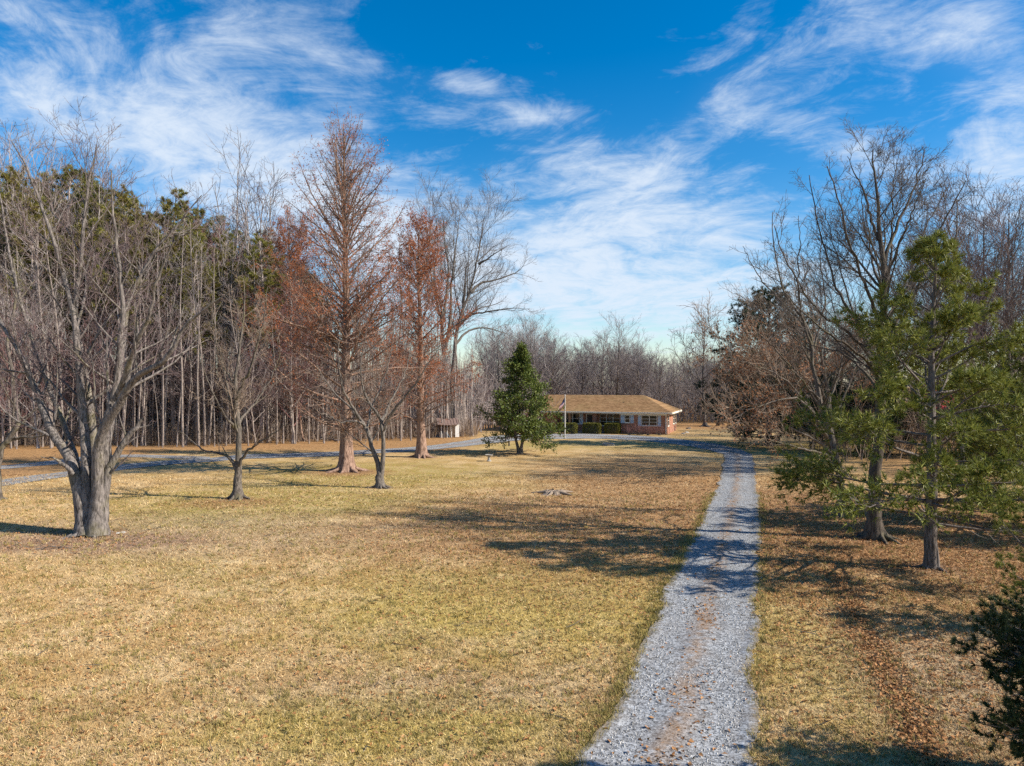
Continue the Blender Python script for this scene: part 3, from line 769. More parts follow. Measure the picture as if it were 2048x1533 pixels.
# open shed at the wood's edge
hx_, hy_ = G(899, 876)
sh = thing('open_shed', 'little open lean-to shed with sagging brown roof at the wood edge', 'shed', (hx_, hy_, 0), math.radians(10)); sh.scale = (.88, .88, .92)
part(sh, 'back_wall', 'plywood', lambda g: [g.box((-1.2 + k * 0.24, 1.75, 0.0), (-1.2 + k * 0.24 + 0.23, 1.79, 1.95 - (k % 3) * 0.01)) for k in range(10)])
for x_ in (-1.05, -0.28, 0.28):
    part(sh, 'post', 'white_paint', lambda g: g.box((x_ - 0.04, 0.05, 0), (x_ + 0.04, 0.13, 1.62)))
part(sh, 'side_panel', 'white_paint', lambda g: (g.box((0.74, -0.02, 0.08), (1.24, 0.04, 1.45)), g.box((0.92, -0.018, 1.45), (1.24, 0.038, 1.75))), label='tall white board panel on the shed end')
def shroof(g):
    n = 14
    for k in range(n):
        a, b = -1.55 + 2.75 * k / n, -1.55 + 2.75 * (k + 1) / n; s = 0.10 * math.sin(math.pi * k / n); u_ = 0.03 * (k % 2)
        v = [(a, -0.35, 1.68 - s + u_), (b, -0.35, 1.68 - s + u_), (b, 1.95, 2.35 - s + u_), (a, 1.95, 2.35 - s + u_)]
        g.add(v + [(p[0], p[1], p[2] - 0.05) for p in v], [(0, 1, 2, 3), (7, 6, 5, 4), (0, 4, 5, 1), (1, 5, 6, 2), (2, 6, 7, 3), (3, 7, 4, 0)])
part(sh, 'roof', 'rust_tin', shroof)
def heap():
    rng = np.random.default_rng(5); n, m = 22, 14; g = Geo(); v = []
    for i in range(m + 1):
        for j in range(n):
            t = 2 * math.pi * j / n; f = i / m; r = (1 - f ** 1.6) * (1 + 0.14 * math.cos(3 * t + 1) + rng.normal(0, 0.05))
            v.append((0.75 * r * math.cos(t), 0.5 * r * math.sin(t), 0.78 * f ** 0.8 * (1 + 0.08 * math.sin(4 * t))))
    g.add(v, [(i * n + j, i * n + (j + 1) % n, (i + 1) * n + (j + 1) % n, (i + 1) * n + j) for i in range(m) for j in range(n)])
    o = link('covered_heap', g.mesh('covered_heap', M['tarp'], True), None, (hx_ - 0.85, hy_ + 0.75, 0))
    o['label'] = 'dark blue grey tarpaulin heap under the open shed roof'; o['category'] = 'heap'
heap()

# red roofed outbuilding beyond the pines
rx_, ry_ = at(1915, 790, 76)[:2]
rb = thing('red_roofed_outbuilding', 'small outbuilding with bright red roof glimpsed behind the pines', 'outbuilding', (rx_, ry_, 0), math.radians(-14))
def rb_walls(g):
    g.box((-2.75, 0, 0), (2.75, 4.4, 3.6))
    g.add([(-2.75, 0, 3.6), (-2.75, 4.4, 3.6), (-2.75, 2.2, 5.95), (2.75, 0, 3.6), (2.75, 4.4, 3.6), (2.75, 2.2, 5.95)], [(0, 1, 2), (3, 5, 4)])
part(rb, 'wall', 'clay_wall', rb_walls)
def rb_roof(g):
    for s in (0, 1):
        n = 14
        for k in range(n):
            a, b = -3.0 + 6.0 * k / n, -3.0 + 6.0 * (k + 1) / n
            y0, y1 = (-0.35, 2.2) if s == 0 else (4.75, 2.2)
            v = [(a, y0, 3.45), (b - 0.03, y0, 3.45), (b - 0.03, y1, 6.05), (a, y1, 6.05)]
            g.add(v, [(0, 1, 2, 3)]); g.add([(b - 0.03, y0, 3.45), (b, y0, 3.49), (b, y1, 6.09), (b - 0.03, y1, 6.05)], [(0, 1, 2, 3)])
part(rb, 'roof', 'red_tin', rb_roof)
part(rb, 'door', 'door', lambda g: g.box((-0.6, -0.05, 0.05), (0.6, -0.005, 2.2)))
part(rb, 'flue', 'white_paint', lambda g: g.box((-0.9, 2.6, 4.9), (-0.45, 3.05, 6.6)))

def rock(x, y, s, seed):
    rng = np.random.default_rng(seed); g = Geo()
    n, m = 9, 5; v = []
    for i in range(m):
        f = i / (m - 1)
        for j in range(n):
            t = 2 * math.pi * j / n; r = s * (math.cos(f * 1.45)) * (1 + rng.normal(0, 0.14))
            v.append((r * math.cos(t) * 1.3, r * math.sin(t), s * 0.7 * math.sin(f * 1.5) * (1 + rng.normal(0, 0.05)) - 0.02))
    g.add(v, [(i * n + j, i * n + (j + 1) % n, (i + 1) * n + (j + 1) % n, (i + 1) * n + j) for i in range(m - 1) for j in range(n)], [tuple((m - 1) * n + j for j in range(n))])
    return link('rock', g.mesh('rock', M['rock']), None, (x, y, 0))
for k, (px, py, s, lab) in enumerate(((1366, 868, 0.22, 'pale round rock in the grass off the house end'), (1373, 866, 0.26, 'larger pale rock next to the round one by the house end'),
                                      (1378, 858, 0.30, 'dark rock furthest out on the grass past the house end'),
                                      (214, 1068, 0.13, 'pale stone touching the foot of the many-stemmed maple'), (236, 1067, 0.09, 'small stone second from the many-stemmed maple'), (246, 1066, 0.11, 'flat pale stone third out from the many-stemmed maple'))):
    o = rock(*G(px, py), s, k + 20); o['label'] = lab; o['category'] = 'rock'
    if k == 2: o.data.materials[0] = M['dark_bark']
def log(px0, py0, z0, px1, py1, z1, r, lab, mat):
    a, b = np.array([*G(px0, py0), z0]), np.array([*G(px1, py1), z1]); g = Geo(); rng = np.random.default_rng(int(px0))
    P = spline([a, a * 0.6 + b * 0.4 + [0, 0, 0.06], b], 10)[None]; tubes(g, wobble(P, rng, 0.025), np.linspace(r, r * 0.6, 10)[None], 9)
    p, d, L, rr = spawn(P, np.full((1, 10), r), 5, rng, 0.3, 1, (50, 15), 0.22, 0.3, 0.4, 0.015)
    tubes(g, *grow(p, d, L, rr, 4, rng), 4)
    o = link('fallen_log', g.mesh('fallen_log', M[mat], True, a), None, tuple(a)); o['label'] = lab; o['category'] = 'log'
log(636, 877, 0.12, 676, 884, 0.10, 0.13, 'pale fallen log lying along the leafy wood edge', 'pale_bark')
log(800, 873, 0.12, 838, 862, 2.2, 0.16, 'pale dead trunk leaning low at the wood edge', 'pale_bark')
log(70, 1101, 0.03, 150, 1098, 0.03, 0.02, 'thin dead stick lying near the foot of the maple', 'small_bark')

# ------------------------------------------------------------------ clipped hedges and bare shrubs by the house
def hedge(px0, px1, lab):
    rng = np.random.default_rng(int(px0)); a, b = G(px0, 868.5), G(px1, 868.5)
    ln = float(np.linalg.norm(b - a)) * 0.92; hh, dp = 1.22, 1.05
    c = (a + b) / 2
    o = thing('clipped_hedge', lab, 'hedge', (c[0], c[1] + dp / 2, 0), -HA, 'clipped box hedges before the porch')
    n = 5200; q = rng.random((n, 3)); f = rng.integers(0, 5, n)
    X = (q[:, 0] - .5) * ln; Y = (q[:, 1] - .5) * dp; Z = 0.10 + q[:, 2] * (hh - 0.10)
    X = np.where(f == 0, -ln / 2, np.where(f == 1, ln / 2, X)); Y = np.where(f == 2, -dp / 2, Y); Z = np.where(f >= 3, hh, Z)
    Y = np.where((f == 3) & (q[:, 2] < .3), -dp / 2, Y)
    P = np.stack([X, Y, Z], 1); cen = np.array([0, 0, 0.6])
    rnd = 0.80 + 0.20 * np.minimum(1, 1.25 / np.sqrt(((P - cen) / [ln / 2, dp / 2, 0.62]) ** 2 @ np.ones(3)))
    P = cen + (P - cen) * rnd[:, None] + rng.normal(0, 0.045, (n, 3))
    g = Geo(); leaf_quads(g, P, 0.10, 0.07, rng, norm(P - cen) * 0.8)
    link('leaves', g.mesh('leaves', M['hedge_leaf']), o)
    g = Geo(); g.box((-ln / 2 + 0.12, -dp / 2 + 0.12, 0.16), (ln / 2 - 0.12, dp / 2 - 0.12, hh - 0.14))  # solid dark core filling the hedge behind its leaves
    st = np.stack([rng.uniform(-ln / 2.4, ln / 2.4, 14), rng.uniform(-dp / 3, dp / 3, 14), np.zeros(14)], 1)
    tubes(g, *grow(st, np.tile([0, 0, 1.], (14, 1)), np.full(14, 0.4), np.full(14, 0.03), 2, rng), 5)
    link('stems', g.mesh('stems', M['dark_bark']), o)
hedge(1070, 1111, 'clipped box hedge half behind the magnolia crown')
hedge(1118, 1155, 'clipped box hedge standing behind the white flagpole')
hedge(1167, 1203, 'widest clipped hedge before the dark front door')
hedge(1211, 1242, 'clipped hedge under the triple porch window')
def bare_shrub(p, hgt, n, seed, lab, group=None, mat='grey_twig', spread=0.5):
    rng = np.random.default_rng(seed); g = Geo()
    P0 = np.stack([rng.normal(0, 0.12, n), rng.normal(0, 0.12, n), np.zeros(n)], 1)
    d = np.stack([rng.normal(0, spread, n), rng.normal(0, spread, n), np.ones(n)], 1)
    P, R = grow(P0, d, hgt * rng.uniform(.6, 1.1, n), np.full(n, 0.014 + hgt * 0.004), 5, rng, 0.12); tubes(g, P, R, 4)
    p_, d_, L, r = spawn(P, R, 7, rng, .25, 1, (42, 14), .45, .4, .6, .006); P, R = grow(p_, d_, L, r, 4, rng, .15); g2 = Geo(); tubes(g2, P, R, 3)
    p_, d_, L, r = spawn(P, R, 4, rng, .2, 1, (42, 14), .6, .3, .7, .006); tubes(g2, *grow(p_, d_, L, r, 2, rng, .15), 3)
    o = thing('bare_shrub', lab, 'shrub', (p[0], p[1], 0), 0, group)
    link('stems', g.mesh('stems', M['small_bark']), o); link('twigs', g2.mesh('twigs', M[mat]), o, kind='stuff')
for k, (px, lab) in enumerate(((1258, 'leafless reddish shrub under the small shuttered window'), (1277, 'leafless shrub under the first shutter of the wide window'),
                               (1297, 'leafless shrub under the middle of the wide window'), (1318, 'leafless shrub at the outer shutter of the wide window'))):
    bare_shrub(G(px, 870.6 + k * 0.25), 1.25, 16, 60 + k, lab, 'bare shrubs along the house front', 'red_twig')
bare_shrub(G(1970, 893), 4.2, 15, 71, 'dark many-stemmed bare shrub beside the lane beyond the pines', None, 'oak_twig', 0.55)
bare_shrub(G(1437, 852), 7.5, 16, 72, 'bushy dark bare tree beside the straight trunk past the house', None, 'oak_twig', 0.42)

# ------------------------------------------------------------------ the big trees on the lawn
def stem(Y, r0, r1, *pts):
    """pts: (px, py[, depth offset]) traced along a stem whose foot is at depth Y"""
    return ([at(p[0], p[1], Y + (p[2] if len(p) > 2 else 0)) for p in pts], r0, r1)
LV_BIG = lambda k=1.0, top=4.2: [
    dict(per=lambda L: L * 1.0, t0=0.26, t1=.97, ang=(46, 11), ratio=0.36, fall=0.70, rr=0.48, rmin=0.012, n=7, sides=5, jit=.085, lift=0.10, up=0.045, trunk=True, lim=(0.6, top)),
    dict(per=lambda L: L * 2.4 * k, t0=0.20, ang=(46, 14), ratio=0.50, fall=0.5, rr=0.52, rmin=0.008, n=5, sides=4, jit=.085, lift=0.14, up=0.06, lim=(0.35, 2.1)),
    dict(per=lambda L: L * 4.2 * k, t0=0.15, ang=(44, 14), ratio=0.52, fall=0.35, rr=0.6, rmin=0.0065, n=4, sides=3, jit=.09, lift=0.10, up=0.06, lim=(0.25, 1.3)),
    dict(per=lambda L: L * 4.5 * k, t0=0.15, ang=(42, 14), ratio=0.55, fall=0.3, rr=0.7, rmin=0.0055, n=2, sides=3, jit=.09, lift=0.10, up=0.06, lim=(0.15, 0.6)),
]
Y = MAPLE[1]
maple_stems = [
    stem(Y, 0.34, 0.03, (172, 1068, -.1), (163, 1010, -.1), (150, 950, 0), (132, 905, .3), (108, 868, .6), (80, 800, 1), (62, 760, 1.3), (36, 700, 1.8), (-10, 630, 2.2), (-70, 560, 2.6), (-120, 470, 3)),
    stem(Y, 0.30, 0.02, (178, 1068), (172, 990), (172, 920, .3), (165, 830, .8), (157, 720, 1), (148, 640, 1.2), (130, 560, 1.2), (104, 470, 1.3), (76, 395, 1.4), (50, 330, 1.4), (24, 285, 1.4)),
    stem(Y, 0.24, 0.02, (180, 1066, .25), (180, 980, .5), (186, 900, .9), (180, 800, 1.4), (160, 690, 1.9), (150, 615, 2), (160, 540, 2), (168, 450, 2.1), (176, 370, 2.3), (186, 330, 2.4), (194, 290, 2.5)),
    stem(Y, 0.32, 0.02, (193, 1068, -.15), (196, 980, -.2), (198, 900, -.4), (212, 850, -.7), (246, 797, -1.1), (270, 755, -1.4), (322, 728, -1.8), (345, 700, -2), (372, 650, -2.1), (420, 610, -2.2), (470, 575, -2.3)),
    stem(Y, 0.26, 0.07, (200, 1068, -.1), (206, 1000, -.1), (214, 950, -.1), (230, 915, -.1), (252, 880, -.1), (270, 858, -.1), (284, 838, -.1)),
    stem(Y, 0.28, 0.02, (190, 1068, .1), (194, 980, .2), (198, 890, .3), (222, 815, .4), (233, 760, .4), (241, 690, .3), (246, 620, .2), (238, 540, 0), (232, 470, -.2), (224, 400, -.4), (222, 340, -.5)),
    stem(Y, 0.24, 0.02, (196, 1068, .2), (202, 975, .6), (216, 880, 1.1), (228, 790, 1.6), (245, 690, 2), (256, 605, 2.3), (278, 558, 2.4), (308, 505, 2.5), (345, 465, 2.6), (372, 430, 2.6), (404, 390, 2.7)),
    stem(Y, 0.20, 0.02, (168, 1066, .2), (160, 990, .6), (150, 920, 1), (128, 850, 1.8), (96, 770, 2.6), (64, 680, 3.2), (36, 580, 3.6), (14, 480, 4), (0, 390, 4.2), (-16, 320, 4.3)),
    stem(Y, 0.15, 0.02, (232, 800, -.6), (252, 745, -1.2), (272, 690, -1.7), (300, 630, -2.1), (312, 570, -2.4), (330, 520, -2.6), (352, 480, -2.8)),
    stem(Y, 0.12, 0.012, (148, 948, -.3), (128, 930, -.5), (106, 918, -.7), (82, 914, -.9)),
]
rngA = np.random.default_rng(11)
bare_tree('maple_tree', 'big many-stemmed bare maple with furrowed grey trunk on the left lawn'.replace(' on the left lawn', ' in a mulch ring'), 'tree', MAPLE, maple_stems, rngA, (M['maple_bark'], M['maple_twig']), LV_BIG(0.85), 16, flute=ridged(7, 0.10, 0.3), wob=0.02)
# flared foot joining the stems
# neighbour at the picture edge
e = G(-12, 1000); Y = e[1]
edge_stems = [
    stem(Y, 0.22, 0.05, (-8, 1000), (-6, 950), (2, 900), (24, 868), (38, 845), (30, 800, .4), (22, 740, .8), (14, 680, 1), (30, 600, 1.2), (26, 520, 1.3)),
    stem(Y, 0.09, 0.015, (10, 890), (26, 877), (48, 875), (80, 872, -.3), (100, 862, -.5), (122, 838, -.8), (150, 826, -1)),
    stem(Y, 0.14, 0.02, (-8, 960), (-30, 880), (-60, 800), (-70, 720), (-40, 620), (-20, 540)),
]
bare_tree('bare_tree', 'mossy bare tree with one crooked limb at the left picture edge'.replace('at the left picture edge', 'reaching towards the many-stemmed maple'), 'tree', e, edge_stems, np.random.default_rng(12), (M['small_bark'], M['maple_twig']), LV_BIG(0.75), 10, wob=0.03)

b = G(475, 998); Y = b[1]
small_stems = [
    stem(Y, 0.26, 0.015, (475, 999), (474, 960), (476, 925), (478, 878), (473, 833), (470, 790), (473, 740), (480, 690), (486, 640), (488, 590), (484, 545)),
    stem(Y, 0.12, 0.012, (475, 940), (487, 912, -.3), (505, 895, -.6), (525, 882, -1), (548, 866, -1.4), (575, 850, -1.8)),
    stem(Y, 0.13, 0.012, (474, 940), (462, 920), (440, 908, .3), (408, 900, .6), (380, 880, 1), (352, 858, 1.3)),
    stem(Y, 0.11, 0.012, (471, 830), (460, 790, .4), (448, 740, .9), (436, 690, 1.2), (428, 640, 1.4), (424, 590, 1.5)),
    stem(Y, 0.11, 0.012, (472, 800), (490, 760, -.5), (508, 715, -1), (520, 670, -1.3), (530, 625, -1.4), (534, 575, -1.4)),
    stem(Y, 0.09, 0.012, (475, 860), (455, 838, -.8), (432, 800, -1.5), (412, 755, -2), (400, 710, -2.2)),
    stem(Y, 0.09, 0.012, (474, 850), (500, 818, .8), (528, 780, 1.5), (552, 735, 2), (562, 690, 2.2)),
]
bare_tree('bare_tree', 'small upright bare tree in a brown leaf patch with two low side limbs', 'tree', b, small_stems, np.random.default_rng(13), (M['small_bark'], M['brown_twig']), LV_BIG(1.35), 12, flute=ridged(5, 0.10, 0.12), wob=0.03)

b = G(760, 976); Y = b[1]
fork_stems = [
    stem(Y, 0.24, 0.015, (760, 977), (760, 955), (758, 938), (748, 905, .1), (738, 873, .2), (729, 850, .3), (712, 830, .5), (696, 812, .7), (672, 790, 1), (650, 760, 1.3), (634, 728, 1.5)),
    stem(Y, 0.21, 0.012, (761, 977), (762, 950), (766, 915, -.1), (765, 868, -.2), (760, 836, -.3), (738, 804, -.5), (726, 780, -.7), (722, 740, -.9), (726, 700, -1), (732, 660, -1.1)),
    stem(Y, 0.12, 0.012, (764, 860, -.2), (786, 824, -.5), (806, 800, -.9), (828, 772, -1.2), (848, 740, -1.5), (866, 712, -1.7), (892, 690, -1.9)),
    stem(Y, 0.11, 0.012, (740, 878, .2), (735, 850, .8), (745, 812, 1.4), (764, 770, 1.8), (776, 730, 2), (784, 690, 2.1), (788, 650, 2.1)),
    stem(Y, 0.09, 0.012, (731, 852, .2), (706, 842, -.4), (684, 846, -.9), (664, 836, -1.3), (640, 826, -1.6)),
    stem(Y, 0.10, 0.012, (762, 845, -.3), (784, 800, .6), (806, 756, 1.2), (818, 716, 1.6), (824, 676, 1.8)),
    stem(Y, 0.10, 0.012, (720, 838, .4), (690, 790, -.3), (680, 745, -.8), (676, 705, -1.1), (680, 668, -1.2)),
]
bare_tree('fruit_tree', 'low dark fruit tree forked near the ground with wide bare crown', 'tree', b, fork_stems, np.random.default_rng(14), (M['dark_bark'], M['brown_twig']), LV_BIG(1.25), 12, wob=0.03)

b = G(1750, 1078); Y = b[1]; OAK = b
oak_stems = [
    stem(Y, 0.31, 0.02, (1750, 1079), (1751, 1000), (1755, 900), (1760, 800), (1763, 700), (1766, 600), (1768, 560), (1762, 500), (1757, 440), (1752, 390), (1748, 345), (1746, 300)),
    stem(Y, 0.105, 0.015, (1766, 580), (1772, 510, .3), (1790, 460, .6), (1812, 410, .9), (1828, 375, 1.2), (1842, 335, 1.3), (1850, 300, 1.4)),
    stem(Y, 0.099, 0.015, (1761, 690), (1735, 660, .3), (1706, 630, .6), (1680, 590, .9), (1662, 545, 1.1), (1644, 480, 1.3), (1628, 410, 1.4), (1616, 350, 1.4)),
    stem(Y, 0.087, 0.015, (1762, 640), (1740, 600, -.4), (1722, 550, -.8), (1700, 490, -1.2), (1684, 430, -1.5), (1668, 370, -1.7), (1652, 330, -1.8)),
    stem(Y, 0.093, 0.015, (1762, 720), (1790, 670, -.5), (1815, 620, -.9), (1838, 570, -1.2), (1862, 510, -1.5), (1884, 450, -1.7), (1912, 400, -1.9), (1932, 362, -2)),
    stem(Y, 0.087, 0.015, (1760, 740), (1720, 690, -.4), (1690, 660, -.6), (1655, 640, -.8), (1620, 600, -1), (1592, 555, -1.2), (1566, 510, -1.3), (1548, 450, -1.4)),
    stem(Y, 0.074, 0.012, (1764, 620), (1776, 560, .6), (1784, 500, 1.2), (1786, 440, 1.6), (1784, 390, 1.9), (1792, 345, 2.1), (1800, 300, 2.2)),
    stem(Y, 0.074, 0.012, (1757, 480), (1740, 430, .4), (1726, 380, .8), (1708, 345, 1), (1696, 315, 1.1)),
    stem(Y, 0.068, 0.012, (1765, 650), (1800, 590, .8), (1830, 520, 1.5), (1850, 460, 2), (1876, 410, 2.3), (1900, 370, 2.5)),
    stem(Y, 0.074, 0.012, (1760, 780), (1722, 740, .8), (1690, 710, 1.5), (1660, 700, 2), (1620, 690, 2.4), (1580, 660, 2.8)),
    stem(Y, 0.068, 0.012, (1760, 800), (1790, 750, 1), (1820, 710, 1.8), (1850, 690, 2.4), (1880, 650, 2.8), (1905, 600, 3)),
    stem(Y, 0.085, 0.012, (1762, 730), (1738, 690, 1), (1712, 640, 1.8), (1690, 570, 2.4), (1668, 490, 2.8), (1650, 420, 3)),
    stem(Y, 0.085, 0.012, (1763, 760), (1730, 720, -1), (1690, 690, -1.8), (1648, 660, -2.4), (1600, 620, -2.8), (1560, 570, -3)),
    stem(Y, 0.085, 0.012, (1764, 700), (1796, 640, .4), (1826, 580, .7), (1856, 520, .9), (1890, 470, 1), (1922, 420, 1)),
    stem(Y, 0.075, 0.012, (1766, 590), (1750, 540, 1), (1736, 490, 1.8), (1726, 430, 2.3), (1722, 370, 2.5)),
    stem(Y, 0.075, 0.012, (1768, 570), (1786, 520, -.8), (1806, 470, -1.4), (1826, 420, -1.8), (1850, 360, -2)),
    stem(Y, 0.075, 0.012, (1763, 780), (1800, 740, -1), (1840, 700, -1.8), (1886, 660, -2.4), (1926, 610, -2.8)),
    stem(Y, 0.062, 0.012, (1762, 700), (1768, 640, -1), (1760, 560, -1.8), (1742, 480, -2.3), (1730, 420, -2.6)),
]
LV_OAK = LV_BIG(1.8, 3.8)
bare_tree('oak_tree', 'tallest bare oak right of the drive, straight trunk and fan-shaped crown'.replace(' right of the drive,', ' beside the drive with'), 'tree', OAK, oak_stems, np.random.default_rng(15), (M['oak_bark'], M['oak_twig']), LV_OAK, 12, flute=ridged(5, 0.10, 0.06), wob=0.03)

b = G(1683, 1032); Y = b[1]
lean_stems = [
    stem(Y, 0.21, 0.015, (1683, 1033), (1682, 980), (1674, 920), (1660, 860), (1644, 810), (1632, 765), (1624, 715), (1618, 670), (1602, 634), (1572, 595), (1556, 545), (1548, 480), (1542, 425)),
    stem(Y, 0.072, 0.012, (1622, 700), (1606, 640, -.5), (1596, 580, -.9), (1596, 530, -1.2), (1600, 480, -1.4), (1596, 430, -1.5)),
    stem(Y, 0.072, 0.012, (1612, 655), (1580, 620, .7), (1550, 590, 1.2), (1522, 560, 1.6), (1500, 520, 1.9), (1486, 490, 2)),
    stem(Y, 0.065, 0.012, (1640, 800), (1610, 770, -.8), (1580, 735, -1.4), (1552, 700, -1.9), (1520, 670, -2.3), (1494, 630, -2.5)),
    stem(Y, 0.065, 0.012, (1622, 710), (1640, 650, .7), (1650, 590, 1.3), (1640, 530, 1.7), (1644, 470, 2), (1640, 420, 2.2)),
    stem(Y, 0.058, 0.012, (1650, 830), (1670, 770, .8), (1684, 720, 1.5), (1690, 660, 2), (1700, 600, 2.3)),
]
bare_tree('bare_tree', 'slim bare tree leaning out towards the drive behind the tall oak', 'tree', b, lean_stems, np.random.default_rng(16), (M['small_bark'], M['oak_twig']), LV_BIG(0.95), 10, wob=0.03)

# ------------------------------------------------------------------ the dawn redwoods
def redwood(name, label, px, py, top_px, top_py, prof, seed, nb, leaf_n, leaf_z, r0, twig_k=1.0, lean_at=None):
    rng = np.random.default_rng(seed); b = G(px, py); Y = b[1]; base = np.array([b[0], b[1], 0.]); top = at(top_px, top_py, Y)
    Hh = top[2]; tg, cg, lg = Geo(), Geo(), Geo()
    P = spline([base, base * .75 + top * .25, base * .5 + top * .5 + [.06, 0, 0], top * .75 + base * .25, top], 30)[None]
    t = np.linspace(0, 1, 30); R = (r0 * (1 - t) ** 0.85 + 0.012 + r0 * 0.75 * np.exp(-t * Hh / 0.9))[None]
    tubes(tg, P, R, 22, ridged(8, 0.13, 0.14))
    roots(tg, base, r0 * 1.5, rng, 9)
    z = Hh * (0.10 + 0.885 * np.sort(rng.random(nb)) ** 0.92); f = z / Hh
    el = np.radians(np.interp(f, [0, .3, .6, 1], [8, 20, 40, 64]) + rng.normal(0, 6, nb)); az = np.arange(nb) * 2.39996 + rng.normal(0, .35, nb)
    zt = np.minimum(z + np.interp(z, prof[0], prof[1]) * np.tan(el) * np.interp(f, [0, .45, .7, 1], [.9, .7, .15, 0]), Hh - .3)
    L = np.interp(zt, prof[0], prof[1]) / np.maximum(np.cos(el), .40) * rng.uniform(.52, 1.14, nb)
    P0 = base + (top - base) * f[:, None]
    d = np.stack([np.cos(az) * np.cos(el), np.sin(az) * np.cos(el), np.sin(el)], 1)
    Pb, Rb = grow(P0, d, L, 0.010 + 0.013 * L * np.interp(f, [0, 1], [1, .6]), 8, rng, 0.075, (0, 0, 0.035), .85, .006); tubes(tg, Pb, Rb, 5)
    p, d, l, r = spawn(Pb, Rb, lambda q: q * 4.4 * twig_k, rng, .12, 1, (48, 12), .30, .55, .5, .007, (.25, 1.9)); P2, R2 = grow(p, d, l, r, 4, rng, .12, (0, 0, .02), .8, .006); tubes(cg, P2, R2, 3)
    p, d, l, r = spawn(P2, R2, lambda q: q * 5.5 * twig_k, rng, .1, 1, (48, 14), .5, .3, .7, .0055, (.2, .7)); P3, R3 = grow(p, d, l, r, 2, rng, .12, (0, 0, -.05), .7, .005); tubes(cg, P3, R3, 3)
    o = thing(name, label, 'tree', base); link('trunk', tg.mesh('trunk', M['redwood_bark'], True, base), o)
    link('twigs', cg.mesh('twigs', M['rust_twig'], False, base), o)
    q, dd = along(np.concatenate([P3]), 8, rng, .1)
    rad = np.linalg.norm(q[:, :2] - (base + (top - base) * (q[:, 2:3] / Hh))[:, :2], axis=1) / np.maximum(np.interp(q[:, 2], prof[0], prof[1]), .3)
    patch = 0.5 + 0.5 * np.sin(q[:, 0] * 1.7 + seed) * np.sin(q[:, 2] * 1.3 + seed * 2) * np.sin(q[:, 1] * 1.5) * 2
    wgt = np.interp(q[:, 2], leaf_z[0], leaf_z[1]) * np.clip(rad, .15, 1.2) ** 1.3 * np.clip(patch, .05, 1.3)
    k = rng.choice(len(q), min(leaf_n, len(q)), False, wgt / wgt.sum())
    leaf_quads(lg, q[k] + rng.normal(0, .07, (len(k), 3)), 0.14, 0.055, rng, np.array([0, 0, -0.7]))
    link('dead_leaves', lg.mesh('dead_leaves', M['rust_leaf'], False, base), o)
    return o
redwood('dawn_redwood', 'tallest conical dawn redwood with bare pointed top and flared reddish trunk', 693, 943, 688, 262,
        ([0, 2, 4, 7, 10, 13, 16, 19, 22, 24], [1.4, 3.6, 5.6, 6.8, 6.8, 6.1, 4.6, 3.1, 1.5, .4]), 21, 215, 21000, ([0, 6, 9, 12, 15, 17.5, 19, 24], [.05, .12, .6, 1, .9, .4, .16, .12]), 0.40, 0.72)
redwood('dawn_redwood', 'smaller dawn redwood thick with rust leaves standing behind the fruit tree', 843, 915, 836, 448,
        ([0, 2, 4, 8, 11, 14, 17, 19.6], [1.4, 3.8, 5.0, 4.8, 4.0, 3.1, 2.0, .5]), 22, 115, 27000, ([0, 4, 7, 10, 20], [.02, .05, .6, 1, 1]), 0.33)
redwood('dawn_redwood', 'rust-leaved dawn redwood half hidden behind the tallest one at the wood', 598, 882, 574, 418,
        ([0, 3, 6, 10, 14, 18, 21, 24], [1, 3.0, 4.8, 5.6, 5.0, 3.6, 2.2, .4]), 23, 112, 29000, ([0, 5, 9, 13, 22], [.02, .03, .4, 1, 1]), 0.33)

